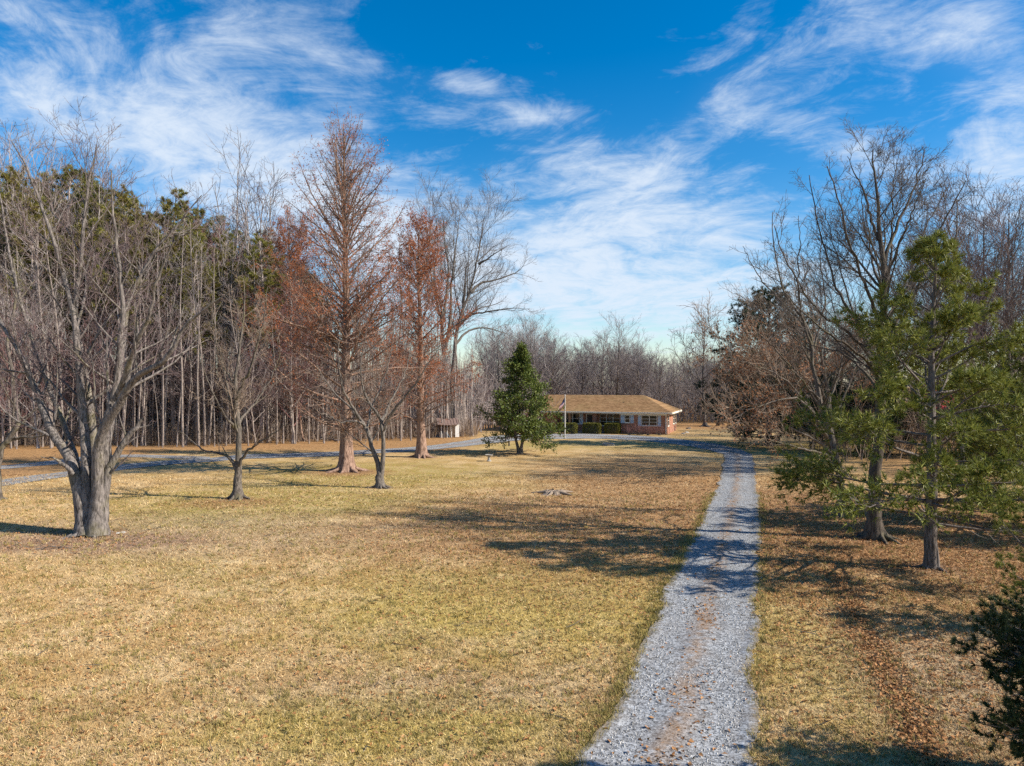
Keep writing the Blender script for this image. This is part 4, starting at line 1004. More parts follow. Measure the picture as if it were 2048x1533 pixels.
# ------------------------------------------------------------------ evergreens
def conifer(name, label, base, Hh, prof, seed, nb, mats, tuft, r0, zmin=0.6, el=((0, .5, 1), (-6, 12, 55)), lean=(0, 0), side_k=3.0, twig_len=.34, nper=2, droop=0.0, bare_below=0.0, asym=None, green_from=.3, group=None, hide_trunk=False, extra=None):
    """tuft = (needles, length, width, spread)"""
    rng = np.random.default_rng(seed); base = np.array([base[0], base[1], 0.]); top = base + [lean[0], lean[1], Hh]
    tg, cg, lg = Geo(), Geo(), Geo()
    P = spline([base, base * .7 + top * .3 + rng.normal(0, .05, 3) * [1, 1, 0], base * .35 + top * .65 + rng.normal(0, .08, 3) * [1, 1, 0], top], 22)[None]
    t = np.linspace(0, 1, 22); tubes(tg, wobble(P, rng, .012), (r0 * (1 - t) ** .8 + .012 + r0 * .3 * np.exp(-t * Hh / .5))[None], 14, ridged(6, .06, .1))
    roots(tg, base, r0 * 1.15, rng, 6)
    z = zmin + (Hh * .985 - zmin) * np.sort(rng.random(nb)); z = np.round(z / .45) * .45 + rng.normal(0, .05, nb); z = np.clip(z, zmin, Hh * .985); f = z / Hh
    e = np.radians(np.interp(f, *el) + rng.normal(0, 7, nb)); az = np.arange(nb) * 2.39996 + rng.normal(0, .4, nb)
    L = np.interp(z, prof[0], prof[1]) * rng.uniform(.6, 1.1, nb)
    if asym: L *= 1 + asym[1] * np.cos(az - asym[0])
    P0 = np.stack([np.interp(z, P[0, :, 2], P[0, :, c]) for c in range(3)], 1)
    d = np.stack([np.cos(az) * np.cos(e), np.sin(az) * np.cos(e), np.sin(e)], 1)
    Pb, Rb = grow(P0, d, L, .012 + .013 * L, 8, rng, .07, (0, 0, .03 - droop), .85, .006)
    Pb[:, :, 2] = np.maximum(Pb[:, :, 2], .12); tubes(tg, Pb, Rb, 5)
    live = z > bare_below
    p, d, l, r = spawn(Pb[live], Rb[live], lambda q: q * side_k, rng, green_from, 1, (46, 12), twig_len, .45, .5, .007, (.18, 1.5), (1, 1, .45))
    P2, R2 = grow(p, d, l, r, 3, rng, .12, (0, 0, .05 - droop), .7, .006); tubes(cg, P2, R2, 3)
    p, d, l, r = spawn(P2, R2, lambda q: 1 + q * 4, rng, .2, 1, (46, 12), .5, .3, .6, .006, (.12, .6), (1, 1, .6))
    P3, R3 = grow(p, d, l, r, 2, rng, .12, (0, 0, .08 - droop), .7, .005); tubes(cg, P3, R3, 3)
    if (~live).any():
        p, d, l, r = spawn(Pb[~live], Rb[~live], lambda q: q * 2.0, rng, .3, 1, (50, 14), .3, .4, .5, .007, (.2, 1.2)); tubes(cg, *grow(p, d, l, r, 3, rng, .15), 3)
    a, b_ = along(P2, nper, rng, .3); c, d_ = along(P3, nper, rng, .3); e1, f1 = ends(P2); e2, f2 = ends(P3)
    tip, tipd = ends(Pb[live])
    pos = np.concatenate([a, c, e1, e2, tip]); dr = np.concatenate([b_, d_, f1, f2, tipd])
    needle_tufts(lg, pos, dr + np.array([0, 0, .25]), tuft[0], tuft[1], tuft[2], rng, tuft[3])
    o = thing(name, label, 'tree', base, 0, group)
    link('trunk', tg.mesh('trunk', mats[0], True, base), o); link('twigs', cg.mesh('twigs', mats[1], False, base), o); link('foliage', lg.mesh('foliage', mats[2], False, base), o)
    return o
pb = G(1862, 1137)
conifer('pine_tree', 'sunlit long-needled pine with bare lower trunk and spreading boughs by the oak', pb, 10.9,
        ([0, 1.2, 2.2, 3.2, 5.2, 6.6, 8, 9.6, 10.9], [1.4, 2.8, 4.6, 4.6, 4.1, 2.7, 2.1, 1.3, .3]), 31, 76, (M['pine_bark'], M['grey_twig'], M['needle']), (11, .25, .032, .62), .19,
        1.5, ((0, .25, .5, 1), (-4, 2, 14, 60)), (0.2, 0), 4.1, .34, 1, 0.01, 1.9, (math.radians(170), .04), .52)
pb2 = G(2110, 1062)
conifer('pine_tree', 'pine with yellow-green boughs coming in beside the sunlit long-needled pine', pb2, 8.6,
        ([0, 1.5, 3, 5, 7, 8.6], [3, 4.2, 4.6, 4.0, 2.2, .3]), 32, 66, (M['pine_bark'], M['grey_twig'], M['needle']), (11, .25, .034, .62), .22,
        1.0, ((0, .3, 1), (-4, 6, 55)), (0, 0), 4.1, .34, 1, 0.01, 1.2, (math.radians(180), .15), .35)
pb3 = G(2130, 1265)
conifer('young_pine', 'young low pine whose bright tips overhang the shaded leaf litter', pb3, 3.7,
        ([0, .8, 1.6, 2.6, 3.7], [1.4, 1.9, 1.9, 1.3, .2]), 33, 44, (M['pine_bark'], M['grey_twig'], M['needle']), (18, .14, .013, .6), .10,
        .3, ((0, .4, 1), (0, 14, 55)), (0, 0), 5.0, .32, 2, 0, 0, None, .2)
# the near cedar by the drive's mouth
conifer('cedar_tree', 'dark cedar crown cut by the picture corner at the near end of the drive'.replace('cut by the picture corner at', 'close beside'), (8.85, 9.4), 6.4,
        ([0, .4, 1.0, 1.7, 2.3, 2.9, 4.2, 6.3], [1.6, 1.9, 2.25, 2.45, 1.9, 1.0, .7, .2]), 34, 210, (M['dark_bark'], M['brown_twig'], M['cedar']), (18, .10, .013, .6), .16,
        .25, ((0, .4, 1), (4, 14, 62)), (0, 0), 8.0, .34, 3, 0, 0, None, .3)
conifer('white_pine', 'tall blue-green white pine rising behind the brown-leaved oak', at(1538, 880, 70)[:2], 15.2,
        ([0, 2, 5, 8, 11, 14, 15.8], [4.5, 6.2, 6.4, 5.6, 4.4, 2.2, .5]), 35, 140, (M['dark_bark'], M['oak_twig'], M['blue_needle']), (13, .30, .042, .65), .3,
        .8, ((0, .5, 1), (-4, 10, 45)), (0, 0), 2.1, .30, 1, .0, 0, None, .3)
conifer('white_pine', 'dense dark white pine filling the gap behind the tall oak', at(1722, 880, 62)[:2], 10.5,
        ([0, 2, 5, 8, 10.5], [4.0, 5.0, 4.6, 2.6, .4]), 36, 90, (M['dark_bark'], M['oak_twig'], M['blue_needle']), (13, .30, .042, .65), .28,
        .8, ((0, .5, 1), (-4, 10, 45)), (0, 0), 2.1, .30, 1, .0, 0, None, .3)
conifer('white_pine', 'dark white pine low behind the yellow-green pine boughs', at(2030, 880, 58)[:2], 8.8,
        ([0, 2, 5, 7, 8.8], [3.4, 4.4, 3.6, 2.0, .4]), 37, 70, (M['dark_bark'], M['oak_twig'], M['blue_needle']), (13, .30, .042, .65), .28,
        .8, ((0, .5, 1), (-4, 10, 45)), (0, 0), 2.1, .30, 1, .0, 0, None, .3)

def magnolia():
    b = G(1040, 908); base = np.array([b[0], b[1], 0.]); rng = np.random.default_rng(41); Hh = 9.6
    tg, cg, lg = Geo(), Geo(), Geo()
    st = [([base + [-.12, 0, 0], base + [-.2, 0, .6], base + [-.42, .1, 1.6], base + [-.5, 0, 3.4], base + [-.4, 0, 5], base + [-.3, 0, 7]], .20, .03),
          ([base + [.1, 0, 0], base + [.12, 0, .6], base + [.30, -.1, 1.6], base + [.25, 0, 4], base + [.15, 0, 6.5], base + [.05, 0, Hh]], .22, .02)]
    P, R = limb_set(st, 16); tubes(tg, P, R, 12, ridged(5, .08, .15))
    n = 135; z = .95 + (Hh * .97 - .95) * np.sort(rng.random(n)) ** 1.0; az = np.arange(n) * 2.4 + rng.normal(0, .5, n)
    L = np.interp(z, [.9, 1.6, 2.6, 4, 5.5, 7, 8.5, 9.6], [2.2, 3.1, 3.3, 2.8, 2.15, 1.35, .6, .12]) * rng.uniform(.6, 1.12, n)
    L *= 1 + .14 * np.sin(3 * az + z * 2.3)
    el = np.radians(np.interp(z / Hh, [0, .4, 1], [-12, 10, 55])); P0 = np.stack([np.interp(z, P[1, :, 2], P[1, :, c]) for c in range(3)], 1)
    Pb, Rb = grow(P0, np.stack([np.cos(az) * np.cos(el), np.sin(az) * np.cos(el), np.sin(el)], 1), L, .015 + .014 * L, 6, rng, .1, (0, 0, .03), .85, .008); tubes(tg, Pb, Rb, 5)
    p, d, l, r = spawn(Pb, Rb, lambda q: q * 4.0, rng, .25, 1, (48, 14), .42, .45, .5, .01, (.25, 1.1)); P2, R2 = grow(p, d, l, r, 3, rng, .14, (0, 0, .05), .7, .008); tubes(cg, P2, R2, 3)
    q, dd = along(P2, 24, rng, .1); leaf_quads(lg, q + rng.normal(0, .11, q.shape), .22, .10, rng, norm(dd + [0, 0, .3]) * .9)
    o = thing('magnolia_tree', 'pointed broadleaf evergreen with two trunks on the lawn before the house', 'tree', base)
    link('trunk', tg.mesh('trunk', M['dark_bark'], True, base), o); link('twigs', cg.mesh('twigs', M['grey_twig'], False, base), o); link('foliage', lg.mesh('foliage', M['magnolia'], False, base), o)
magnolia()

# ------------------------------------------------------------------ brown-leaved oak, far tall trees
LV_MID = lambda k=1.0: [
    dict(per=lambda L: L * 0.9, t0=0.3, ang=(42, 12), ratio=0.42, fall=0.45, rr=0.5, rmin=0.022, n=6, sides=4, lift=0.15, up=0.06, trunk=True, lim=(1.0, 7.0)),
    dict(per=lambda L: L * 1.8 * k, t0=0.2, ang=(46, 14), ratio=0.5, fall=0.45, rr=0.55, rmin=0.014, n=4, sides=3, lift=0.12, up=0.06, lim=(0.5, 3.5)),
    dict(per=lambda L: L * 2.6 * k, t0=0.15, ang=(44, 14), ratio=0.55, fall=0.3, rr=0.65, rmin=0.010, n=2, sides=3, lift=0.1, up=0.08, lim=(0.4, 1.6)),
]
def brown_oak():
    Y = 50.0; b = at(1668, 930, Y)[:2]; rng = np.random.default_rng(51)
    S_ = [stem(Y, .24, .02, (1668, 940), (1664, 860), (1655, 780), (1640, 700), (1622, 620), (1610, 560)),
          stem(Y, .15, .015, (1666, 900), (1640, 860, -.5), (1600, 820, -1), (1560, 770, -1.5), (1520, 725, -2), (1480, 690, -2.4)),
          stem(Y, .14, .015, (1666, 910), (1630, 880, -1), (1590, 860, -2), (1540, 830, -2.6), (1490, 780, -3)),
          stem(Y, .13, .015, (1666, 915), (1635, 905, -1.4), (1590, 895, -2.4), (1540, 880, -3), (1500, 858, -3.4)),
          stem(Y, .14, .015, (1664, 860), (1630, 800, .8), (1590, 740, 1.5), (1560, 690, 2), (1530, 640, 2.4)),
          stem(Y, .13, .015, (1663, 850), (1690, 790, .8), (1710, 740, 1.4), (1730, 690, 2), (1745, 640, 2.4)),
          stem(Y, .13, .015, (1665, 890), (1695, 850, -.8), (1720, 800, -1.5), (1740, 750, -2), (1760, 700, -2.3)),
          stem(Y, .12, .015, (1660, 820), (1630, 750, -.8), (1605, 690, -1.4), (1590, 630, -1.8))]
    S_ += [stem(Y, .13, .015, (1668, 880), (1630, 830, -1.5), (1580, 770, -2.5), (1530, 740, -3.2), (1470, 720, -4), (1436, 700, -4.4)),
           stem(Y, .13, .015, (1668, 900), (1640, 850, -2), (1600, 800, -3), (1560, 800, -4), (1500, 820, -5), (1462, 840, -5.4)),
           stem(Y, .12, .015, (1662, 830), (1640, 770, 1.5), (1600, 700, 2.5), (1560, 650, 3), (1530, 600, 3.4)),
           stem(Y, .12, .015, (1664, 850), (1680, 780, -1.5), (1690, 710, -2.2), (1700, 650, -2.6))]
    def leaves(o, base, tips):
        g = Geo(); q, d = along(tips, 3, rng, .2)
        patch = np.sin(q[:, 0] * 1.1) * np.sin(q[:, 2] * 1.3 + 1) * np.sin(q[:, 1] * .9 + 2)
        keep = (rng.random(len(q)) < np.clip(.20 + patch * .7, .03, .8)) & (q[:, 2] < 10.5)
        leaf_quads(g, q[keep] + rng.normal(0, .1, (keep.sum(), 3)), .17, .11, rng, np.array([0, 0, -.5])); link('dead_leaves', g.mesh('dead_leaves', M['brown_leaf'], False, base), o)
    bare_tree('pin_oak', 'spreading pin oak with low sweeping boughs holding brown leaves', 'tree', b, S_, rng, (M['small_bark'], M['brown_twig']), LV_MID(2.0), 10, extra=leaves)
brown_oak()
def tall_pair():
    Y = 84.0; rng = np.random.default_rng(52); b = at(893, 872, Y)[:2]
    S_ = [stem(Y, .42, .03, (893, 873), (892, 800), (888, 720), (884, 660), (882, 610), (866, 570), (855, 500), (862, 450)),
          stem(Y, .26, .03, (883, 650), (892, 600, .5), (897, 540, 1), (890, 490, 1.4), (886, 440, 1.6)),
          stem(Y, .26, .03, (890, 700), (900, 640, -.6), (902, 580, -1), (908, 520, -1.3), (915, 470, -1.5), (918, 432, -1.6)),
          stem(Y, .2, .03, (884, 640), (872, 600, .6), (868, 540, 1), (876, 500, 1.2), (872, 430, 1.4))]
    bare_tree('bare_tree', 'tall bare tree with several near-vertical limbs behind the smaller redwood', 'tree', b, S_, rng, (M['dark_bark'], M['grey_twig']), LV_MID(1.25), 9)
    Y = 88.0; b = at(905, 870, Y)[:2]
    S_ = [stem(Y, .4, .03, (903, 872), (902, 790), (908, 720), (914, 660), (926, 620), (938, 590), (948, 550), (958, 500), (964, 470), (966, 438)),
          stem(Y, .2, .02, (958, 528), (972, 520, -.5), (992, 506, -.8), (1020, 490, -1)),
          stem(Y, .22, .02, (942, 585), (962, 566, .6), (985, 562, 1), (1015, 553, 1.3), (1040, 540, 1.5), (1054, 520, 1.6)),
          stem(Y, .22, .02, (914, 655), (940, 632, -.8), (975, 624, -1.4), (1020, 618, -2), (1060, 618, -2.4)),
          stem(Y, .2, .02, (910, 690), (935, 664, 1), (965, 656, 1.6), (1000, 664, 2), (1030, 676, 2.4)),
          stem(Y, .2, .02, (925, 622), (930, 580, 1), (932, 540, 1.6), (944, 500, 2))]
    bare_tree('bare_tree', 'tall bare tree throwing long arching limbs out over the evergreen', 'tree', b, S_, rng, (M['dark_bark'], M['grey_twig']), LV_MID(1.2), 9)
tall_pair()

# ------------------------------------------------------------------ stock trees for wood and skyline, each grown once and then copied
def straight(base, Hh, rng, k, r0, spread, zlo=.35, bend=.25):
    base = np.array([base[0], base[1], 0.]); S_ = []
    top = base + [rng.normal(0, .4), rng.normal(0, .4), Hh]
    mid = base * .5 + top * .5 + [rng.normal(0, bend), rng.normal(0, bend), 0]
    S_.append(([base, base * .75 + mid * .25, mid, mid * .4 + top * .6, top], r0, .03))
    for j in range(k):
        f = zlo + (.85 - zlo) * (j + rng.random()) / k; p = base * (1 - f) + top * f; p = p + (mid - base * .5 - top * .5) * (1 - abs(2 * f - 1))
        a = j * 2.4 + rng.normal(0, .4); l = spread * (1.15 - .7 * f) * rng.uniform(.75, 1.2); up = (Hh * 1.0 - p[2]) * rng.uniform(.55, .95)
        d = np.array([math.cos(a), math.sin(a), 0])
        S_.append(([p, p + d * l * .35 + [0, 0, up * .22], p + d * l * .72 + [0, 0, up * .55], p + d * l + [0, 0, up]], r0 * .42 * (1.15 - f), .02))
    return S_
def stock(label, group, Hh, seed, k, r0, spread, mats, levels, zlo=.35, name='bare_tree'):
    rng = np.random.default_rng(seed)
    return bare_tree(name, label, 'tree', (0, 0), straight((0, 0), Hh, rng, k, r0, spread, zlo), rng, mats, levels, 7, group)
SKY_G, WOOD_G = 'bare trees in the skyline behind the house', 'bare trees in the wood'
def LV_FAR(k=1.0, s=1.0):
    return [dict(per=lambda L: L * .9 * k, t0=.2, ang=(42, 12), ratio=.36, fall=.4, rr=.5, rmin=.03 * s, n=4, sides=3, lift=.15, up=.07, lim=(.8, 4.5)),
            dict(per=lambda L: L * 1.8 * k, t0=.15, ang=(44, 14), ratio=.5, fall=.35, rr=.6, rmin=.018 * s, n=3, sides=3, lift=.12, up=.07, lim=(.5, 2.2)),
            dict(per=lambda L: L * 2.2 * k, t0=.15, ang=(42, 14), ratio=.55, fall=.3, rr=.7, rmin=.014 * s, n=2, sides=3, lift=.1, up=.08, lim=(.4, 1.2))]
sky_lab = 'bare grey tree in the skyline of leafless trees beyond the house roof'
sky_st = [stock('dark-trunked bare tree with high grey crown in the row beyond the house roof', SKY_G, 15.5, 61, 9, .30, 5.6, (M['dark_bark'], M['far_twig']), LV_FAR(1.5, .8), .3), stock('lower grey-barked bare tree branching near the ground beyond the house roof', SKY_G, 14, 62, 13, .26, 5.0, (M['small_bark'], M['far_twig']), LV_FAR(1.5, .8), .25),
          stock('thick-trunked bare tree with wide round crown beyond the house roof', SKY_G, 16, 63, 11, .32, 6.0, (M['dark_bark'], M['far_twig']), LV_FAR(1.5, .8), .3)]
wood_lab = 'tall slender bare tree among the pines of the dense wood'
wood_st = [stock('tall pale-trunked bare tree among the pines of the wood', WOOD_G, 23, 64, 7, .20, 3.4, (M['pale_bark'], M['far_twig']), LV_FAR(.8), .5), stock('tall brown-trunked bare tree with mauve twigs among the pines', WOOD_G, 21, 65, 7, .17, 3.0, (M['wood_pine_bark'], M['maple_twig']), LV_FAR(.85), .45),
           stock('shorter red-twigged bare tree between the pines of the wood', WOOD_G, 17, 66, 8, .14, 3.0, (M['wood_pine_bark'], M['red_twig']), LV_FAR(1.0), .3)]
R_ = np.random.default_rng(77)
def plant(stocks, spots):
    first = {}
    for i, (x, y, sc) in enumerate(spots):
        k = i % len(stocks); rz = R_.uniform(0, 6.28)
        if k not in first: s = stocks[k]; s.location = (x, y, 0); s.rotation_euler = (0, 0, rz); s.scale = (sc, sc, sc); first[k] = 1
        else: dup(stocks[k], (x, y, 0), rz, sc, None, R_.uniform(.9, 1.15))
def scatter(n, xr, yr, gap, ok=lambda x, y: True):
    out = []
    for _ in range(n * 60):
        x, y = R_.uniform(*xr), R_.uniform(*yr)
        if ok(x, y) and all((x - a) ** 2 + (y - b) ** 2 > gap * gap for a, b in out): out.append((x, y))
        if len(out) == n: break
    return out
# skyline beyond the house: tops as tall as in the photograph along the row
def sky_top(px): return np.interp(px, [900, 1050, 1090, 1150, 1230, 1300, 1345, 1370, 1420, 1480, 1600, 1800], [600, 640, 668, 680, 648, 700, 715, 700, 690, 690, 650, 620])
spots = []
for x, y in scatter(62, (-8, 62), (104, 150), 3.6, lambda x, y: 985 < CX + x / y * F < 1640):
    px = CX + x / y * F; z = H + (CY - sky_top(px) - 12 * R_.random() + (14 if y < 118 else 0)) / F * y; spots.append((x, y, max(.4, z / 15.8 * R_.uniform(.78, .92))))
for px, py, y in ((1230, 648, 108), (1160, 672, 110), (1105, 664, 106), (1285, 690, 112), (1060, 640, 104)):
    spots.append(((px - CX) / F * y, y, (H + (CY - py) / F * y) / 17.0))
plant(sky_st, spots)
# wood: bare trees
def wood_ok(x, y): return y > 71 - max(0, (-30 - x)) * .12 + max(0, x + 30) * .42
wood_in = lambda x, y: wood_ok(x, y) and CX + x / y * F > -60
sp = scatter(86, (-78, 0), (66, 96), 1.8, wood_in)
def wood_top(px): return np.interp(px, [-60, 0, 200, 330, 400, 450, 520, 560, 650, 800, 880, 960], [310, 300, 330, 360, 400, 352, 372, 440, 520, 600, 640, 690])
spots = [(x, y, max(.45, (H + (CY - wood_top(CX + x / y * F) - 25 * R_.random()) / F * y) / 23.5 * R_.uniform(.72, 1.0))) for x, y in sp]
for px, py, y in ((440, 350, 80), (480, 348, 82), (515, 362, 83), (420, 380, 79), (545, 400, 84), (640, 300, 83)):
    if py > 310: spots.append(((px - CX) / F * y, y, (H + (CY - py) / F * y) / 22.8))
plant(wood_st, spots)
# smaller trees along the wood's front
u_lab = 'small twiggy understory tree along the front of the wood'
UG = 'understory trees along the front of the wood'
under = [stock('red-twigged understory tree along the front of the wood', UG, 11, 67, 12, .11, 3.4, (M['wood_pine_bark'], M['red_twig']), LV_FAR(1.9, .6), .2), stock('pale grey-twigged understory tree along the front of the wood', UG, 12, 68, 12, .11, 3.2, (M['pale_bark'], M['far_twig']), LV_FAR(1.9, .6), .25),
         stock('small mauve-twigged understory tree along the front of the wood', UG, 10, 69, 12, .10, 3.2, (M['wood_pine_bark'], M['maple_twig']), LV_FAR(1.9, .6), .2)]
sp = scatter(15, (-58, -9), (62, 92), 2.2, lambda x, y: -2.5 < y - (70.5 - max(0, (-30 - x)) * .12 + max(0, x + 30) * .42) < 3.5)
plant(under, [(x, y, R_.uniform(.75, 1.35)) for x, y in sp])
sp = scatter(150, (-62, -6), (62, 94), 1.0, lambda x, y: -2.5 < y - (70.5 - max(0, (-30 - x)) * .12 + max(0, x + 30) * .42) < 6)
pole_lab = 'slim straight pole-like trunk at the front of the wood'
pg = thing('sapling', pole_lab, 'tree', (0, 0, 0), 0, 'slim trunks at the front of the wood')
gq = Geo(); rq = np.random.default_rng(70); Pq, Rq = grow(np.zeros((1, 3)), np.array([[0, 0, 1.]]), np.array([19.]), np.array([.10]), 12, rq, .025, (0, 0, .01), .75); tubes(gq, Pq, Rq, 6); link('trunk', gq.mesh('trunk', M['pole_bark'], True), pg)
gq = Geo(); p_, d_, l_, r_q = spawn(Pq, Rq, 26, rq, .5, 1, (50, 12), .12, .3, .4, .012, (.6, 2.2)); Pb_, Rb_ = grow(p_, d_, l_, r_q, 3, rq, .12, (0, 0, .08)); tubes(gq, Pb_, Rb_, 3)
p_, d_, l_, r_q = spawn(Pb_, Rb_, 4, rq, .2, 1, (46, 12), .5, .3, .7, .01, (.3, 1)); tubes(gq, *grow(p_, d_, l_, r_q, 2, rq, .12), 3); link('crown', gq.mesh('crown', M['far_twig']), pg)
plant([pg], [(x, y, R_.uniform(.45, 1.2)) for x, y in sp])
for o in [o for o in COL.objects if o.name.startswith('sapling')]: o.rotation_euler[0], o.rotation_euler[1] = R_.normal(0, .035), R_.normal(0, .035)
# wood: pines
PINE_G = 'tall pines in the wood'
def wood_pine(seed, Hh, r, lab):
    rng = np.random.default_rng(seed); tg, lg, cg = Geo(), Geo(), Geo(); base = np.zeros(3)
    P = spline([base, [rng.normal(0, .2), rng.normal(0, .2), Hh * .35], [rng.normal(0, .3), rng.normal(0, .3), Hh * .7], [rng.normal(0, .3), 0, Hh]], 16)[None]
    tubes(tg, P, np.linspace(r, .04, 16)[None], 8)
    n = 64; z = Hh * (.40 + .58 * np.sort(rng.random(n)) ** .8); az = np.arange(n) * 2.4 + rng.normal(0, .5, n); f = (z / Hh - .40) / .6
    L = np.interp(f, [0, .15, .45, .8, 1], [1.6, 2.6, 3.3, 2.2, .6]) * rng.uniform(.5, 1.15, n); el = np.radians(np.interp(f, [0, .5, 1], [0, 18, 50]) + rng.normal(0, 8, n))
    P0 = np.stack([np.interp(z, P[0, :, 2], P[0, :, c]) for c in range(3)], 1)
    Pb, Rb = grow(P0, np.stack([np.cos(az) * np.cos(el), np.sin(az) * np.cos(el), np.sin(el)], 1), L, .02 + .014 * L, 4, rng, .12, (0, 0, .06), .8, .015); tubes(tg, Pb, Rb, 4)
    p, d, l, rr = spawn(Pb, Rb, lambda q: q * 3.4, rng, .30, 1, (46, 14), .36, .4, .6, .014, (.3, 1.2)); P2, R2 = grow(p, d, l, rr, 2, rng, .15, (0, 0, .08)); tubes(cg, P2, R2, 3)
    a, b_ = along(P2, 3, rng, .2); needle_tufts(lg, a, b_ + np.array([0, 0, .3]), 15, .40, .075, rng, .8)
    m = 14; zz = Hh * rng.uniform(.1, .42, m); a2 = rng.uniform(0, 6.28, m)     # dead stubs below the crown
    tubes(cg, *grow(np.stack([np.interp(zz, P[0, :, 2], P[0, :, c]) for c in range(3)], 1), np.stack([np.cos(a2), np.sin(a2), np.full(m, -.05)], 1), rng.uniform(.5, 1.8, m), np.full(m, .02), 3, rng), 3)
    o = thing('pine_tree', lab, 'tree', base, 0, PINE_G)
    link('trunk', tg.mesh('trunk', M['wood_pine_bark'], True), o); link('twigs', cg.mesh('twigs', M['grey_twig']), o); link('foliage', lg.mesh('foliage', M['wood_needle']), o)
    return o
pines = [wood_pine(81, 26, .21, 'tall pine with bare trunk and green top in the wood'), wood_pine(82, 26, .24, 'stout tall pine with thick bare trunk in the wood'), wood_pine(83, 26, .19, 'slender tall pine with thin bare trunk in the wood')]
def pine_top(px): return np.interp(px, [-80, 0, 60, 110, 160, 230, 280, 310, 350, 400, 430, 520, 560, 640], [300, 318, 350, 330, 330, 345, 400, 398, 370, 395, 425, 430, 470, 560])
sp = scatter(78, (-82, -18), (68, 104), 2.3, lambda x, y: wood_ok(x, y - 1) and -80 < CX + x / y * F < 640)
spots = [(x, y, (H + (CY - pine_top(CX + x / y * F) - 10 * R_.random()) / F * y) / 26.0 * R_.uniform(.82, 1.0)) for x, y in sp]
plant(pines, spots)
# mossy trunk seen past the redwood's foot
mp = at(681, 870, 85)
mo = thing('mossy_trunk', 'short thick trunk coated in yellow-green moss beside the redwood foot', 'tree', (mp[0], mp[1], 0))
g = Geo(); tubes(g, np.stack([spline([(0, 0, 0), (.05, 0, .9), (-.02, 0, 1.8)], 8), spline([(.42, .2, 0), (.5, .2, 1.2), (.62, .2, 4.5)], 8)]), np.array([np.linspace(.30, .20, 8), np.linspace(.16, .08, 8)]), 10, ridged(5, .15, .3))
link('trunk', g.mesh('trunk', M['moss_bark'], True), mo)
g = Geo(); g.add([(.2 * math.cos(k), .2 * math.sin(k), 1.8 + .12 * math.sin(2 * k)) for k in np.linspace(0, 6.28, 12, endpoint=False)], [tuple(range(12))]); link('broken_top', g.mesh('broken_top', M['cut_wood']), mo)
# a straight tree on the grass past the house, and the bare trees beyond the pines on the other side
rng = np.random.default_rng(91); t_ = at(1410, 853, 101)
sp_tree = bare_tree('bare_tree', 'straight round-headed bare tree alone on the grass past the house end', 'tree', (t_[0], t_[1]), straight((t_[0], t_[1]), 14.2, rng, 13, .30, 5.0, .22), rng, (M['dark_bark'], M['grey_twig']), LV_FAR(1.3), 8)
RG = 'bare trees beyond the pines across the drive'
rl = 'bare purplish-grey tree rising beyond the sunlit pines'
rstock = [stock('dark-trunked purplish bare tree rising beyond the sunlit pines', RG, 19, 92, 10, .30, 5.5, (M['dark_bark'], M['maple_twig']), LV_FAR(1.35, .7), .25), stock('grey-twigged bare tree rising beyond the sunlit pines', RG, 18, 93, 10, .26, 5.2, (M['small_bark'], M['grey_twig']), LV_FAR(1.35, .7), .25)]
spots = []
for px, py, y in ((1925, 392, 50), (1985, 405, 54), (2040, 420, 52), (2090, 440, 47), (1880, 480, 60), (2010, 455, 66), (1955, 470, 70), (1820, 560, 72), (1770, 600, 78), (1700, 610, 82), (1655, 600, 74), (2075, 500, 75), (2130, 460, 60), (1850, 580, 90), (1930, 540, 88), (2000, 540, 92), (1600, 640, 88), (1740, 640, 95)):
    spots.append(((px - CX) / F * y, y, (H + (CY - py) / F * y) / 19.0))
plant(rstock, spots)

# ------------------------------------------------------------------ undergrowth and far wood: masses nobody could count
def brush(name, label, n, region, hr, seed, mat, rad=(.010, .02), sides=3, seg=3, twig=5):
    rng = np.random.default_rng(seed); P0 = []
    while len(P0) < n:
        x, y = region(rng)
        P0.append((x, y, 0))
    P0 = np.array(P0); L = rng.uniform(hr[0], hr[1], n) ** 1.0; g = Geo()
    P, R = grow(P0, np.stack([rng.normal(0, .28, n), rng.normal(0, .28, n), np.ones(n)], 1), L, rng.uniform(*rad, n) + L * .003, seg, rng, .10, (0, 0, .02), .7, .006); tubes(g, P, R, sides)
    p, d, l, r = spawn(P, R, twig, rng, .2, 1, (46, 16), .45, .4, .6, rad[0] * .7, (.2, 2.2)); P2, R2 = grow(p, d, l, r, 2, rng, .16, (0, 0, .04)); tubes(g, P2, R2, 3)
    o = link(name, g.mesh(name, M[mat]), kind='stuff'); o['label'] = label; o['category'] = 'undergrowth'
    return o
def edge_y(x): return 70.5 - max(0, (-30 - x)) * .12 + max(0, x + 30) * .42
def reg_edge(rng):
    x = rng.uniform(-62, -4); return x, edge_y(x) + abs(rng.normal(0, 3.2))
def reg_deep(rng):
    x = rng.uniform(-95, 4); return x, edge_y(x) + rng.uniform(4, 45)
brush('undergrowth', 'tangled brown undergrowth along the front of the wood', 2300, reg_edge, (.5, 2.4), 101, 'brown_twig')
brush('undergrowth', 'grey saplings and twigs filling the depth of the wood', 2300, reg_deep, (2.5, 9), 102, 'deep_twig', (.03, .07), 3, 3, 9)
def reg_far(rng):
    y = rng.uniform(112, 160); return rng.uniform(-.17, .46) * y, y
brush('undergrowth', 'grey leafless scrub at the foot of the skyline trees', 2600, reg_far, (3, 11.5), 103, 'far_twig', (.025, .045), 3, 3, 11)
def reg_right(rng):
    y = rng.uniform(56, 100); return (rng.uniform(.42, .95)) * y, y
brush('undergrowth', 'brown scrub and saplings beyond the pines', 1500, reg_right, (1.5, 8), 104, 'brown_twig', (.02, .04), 3, 3, 8)
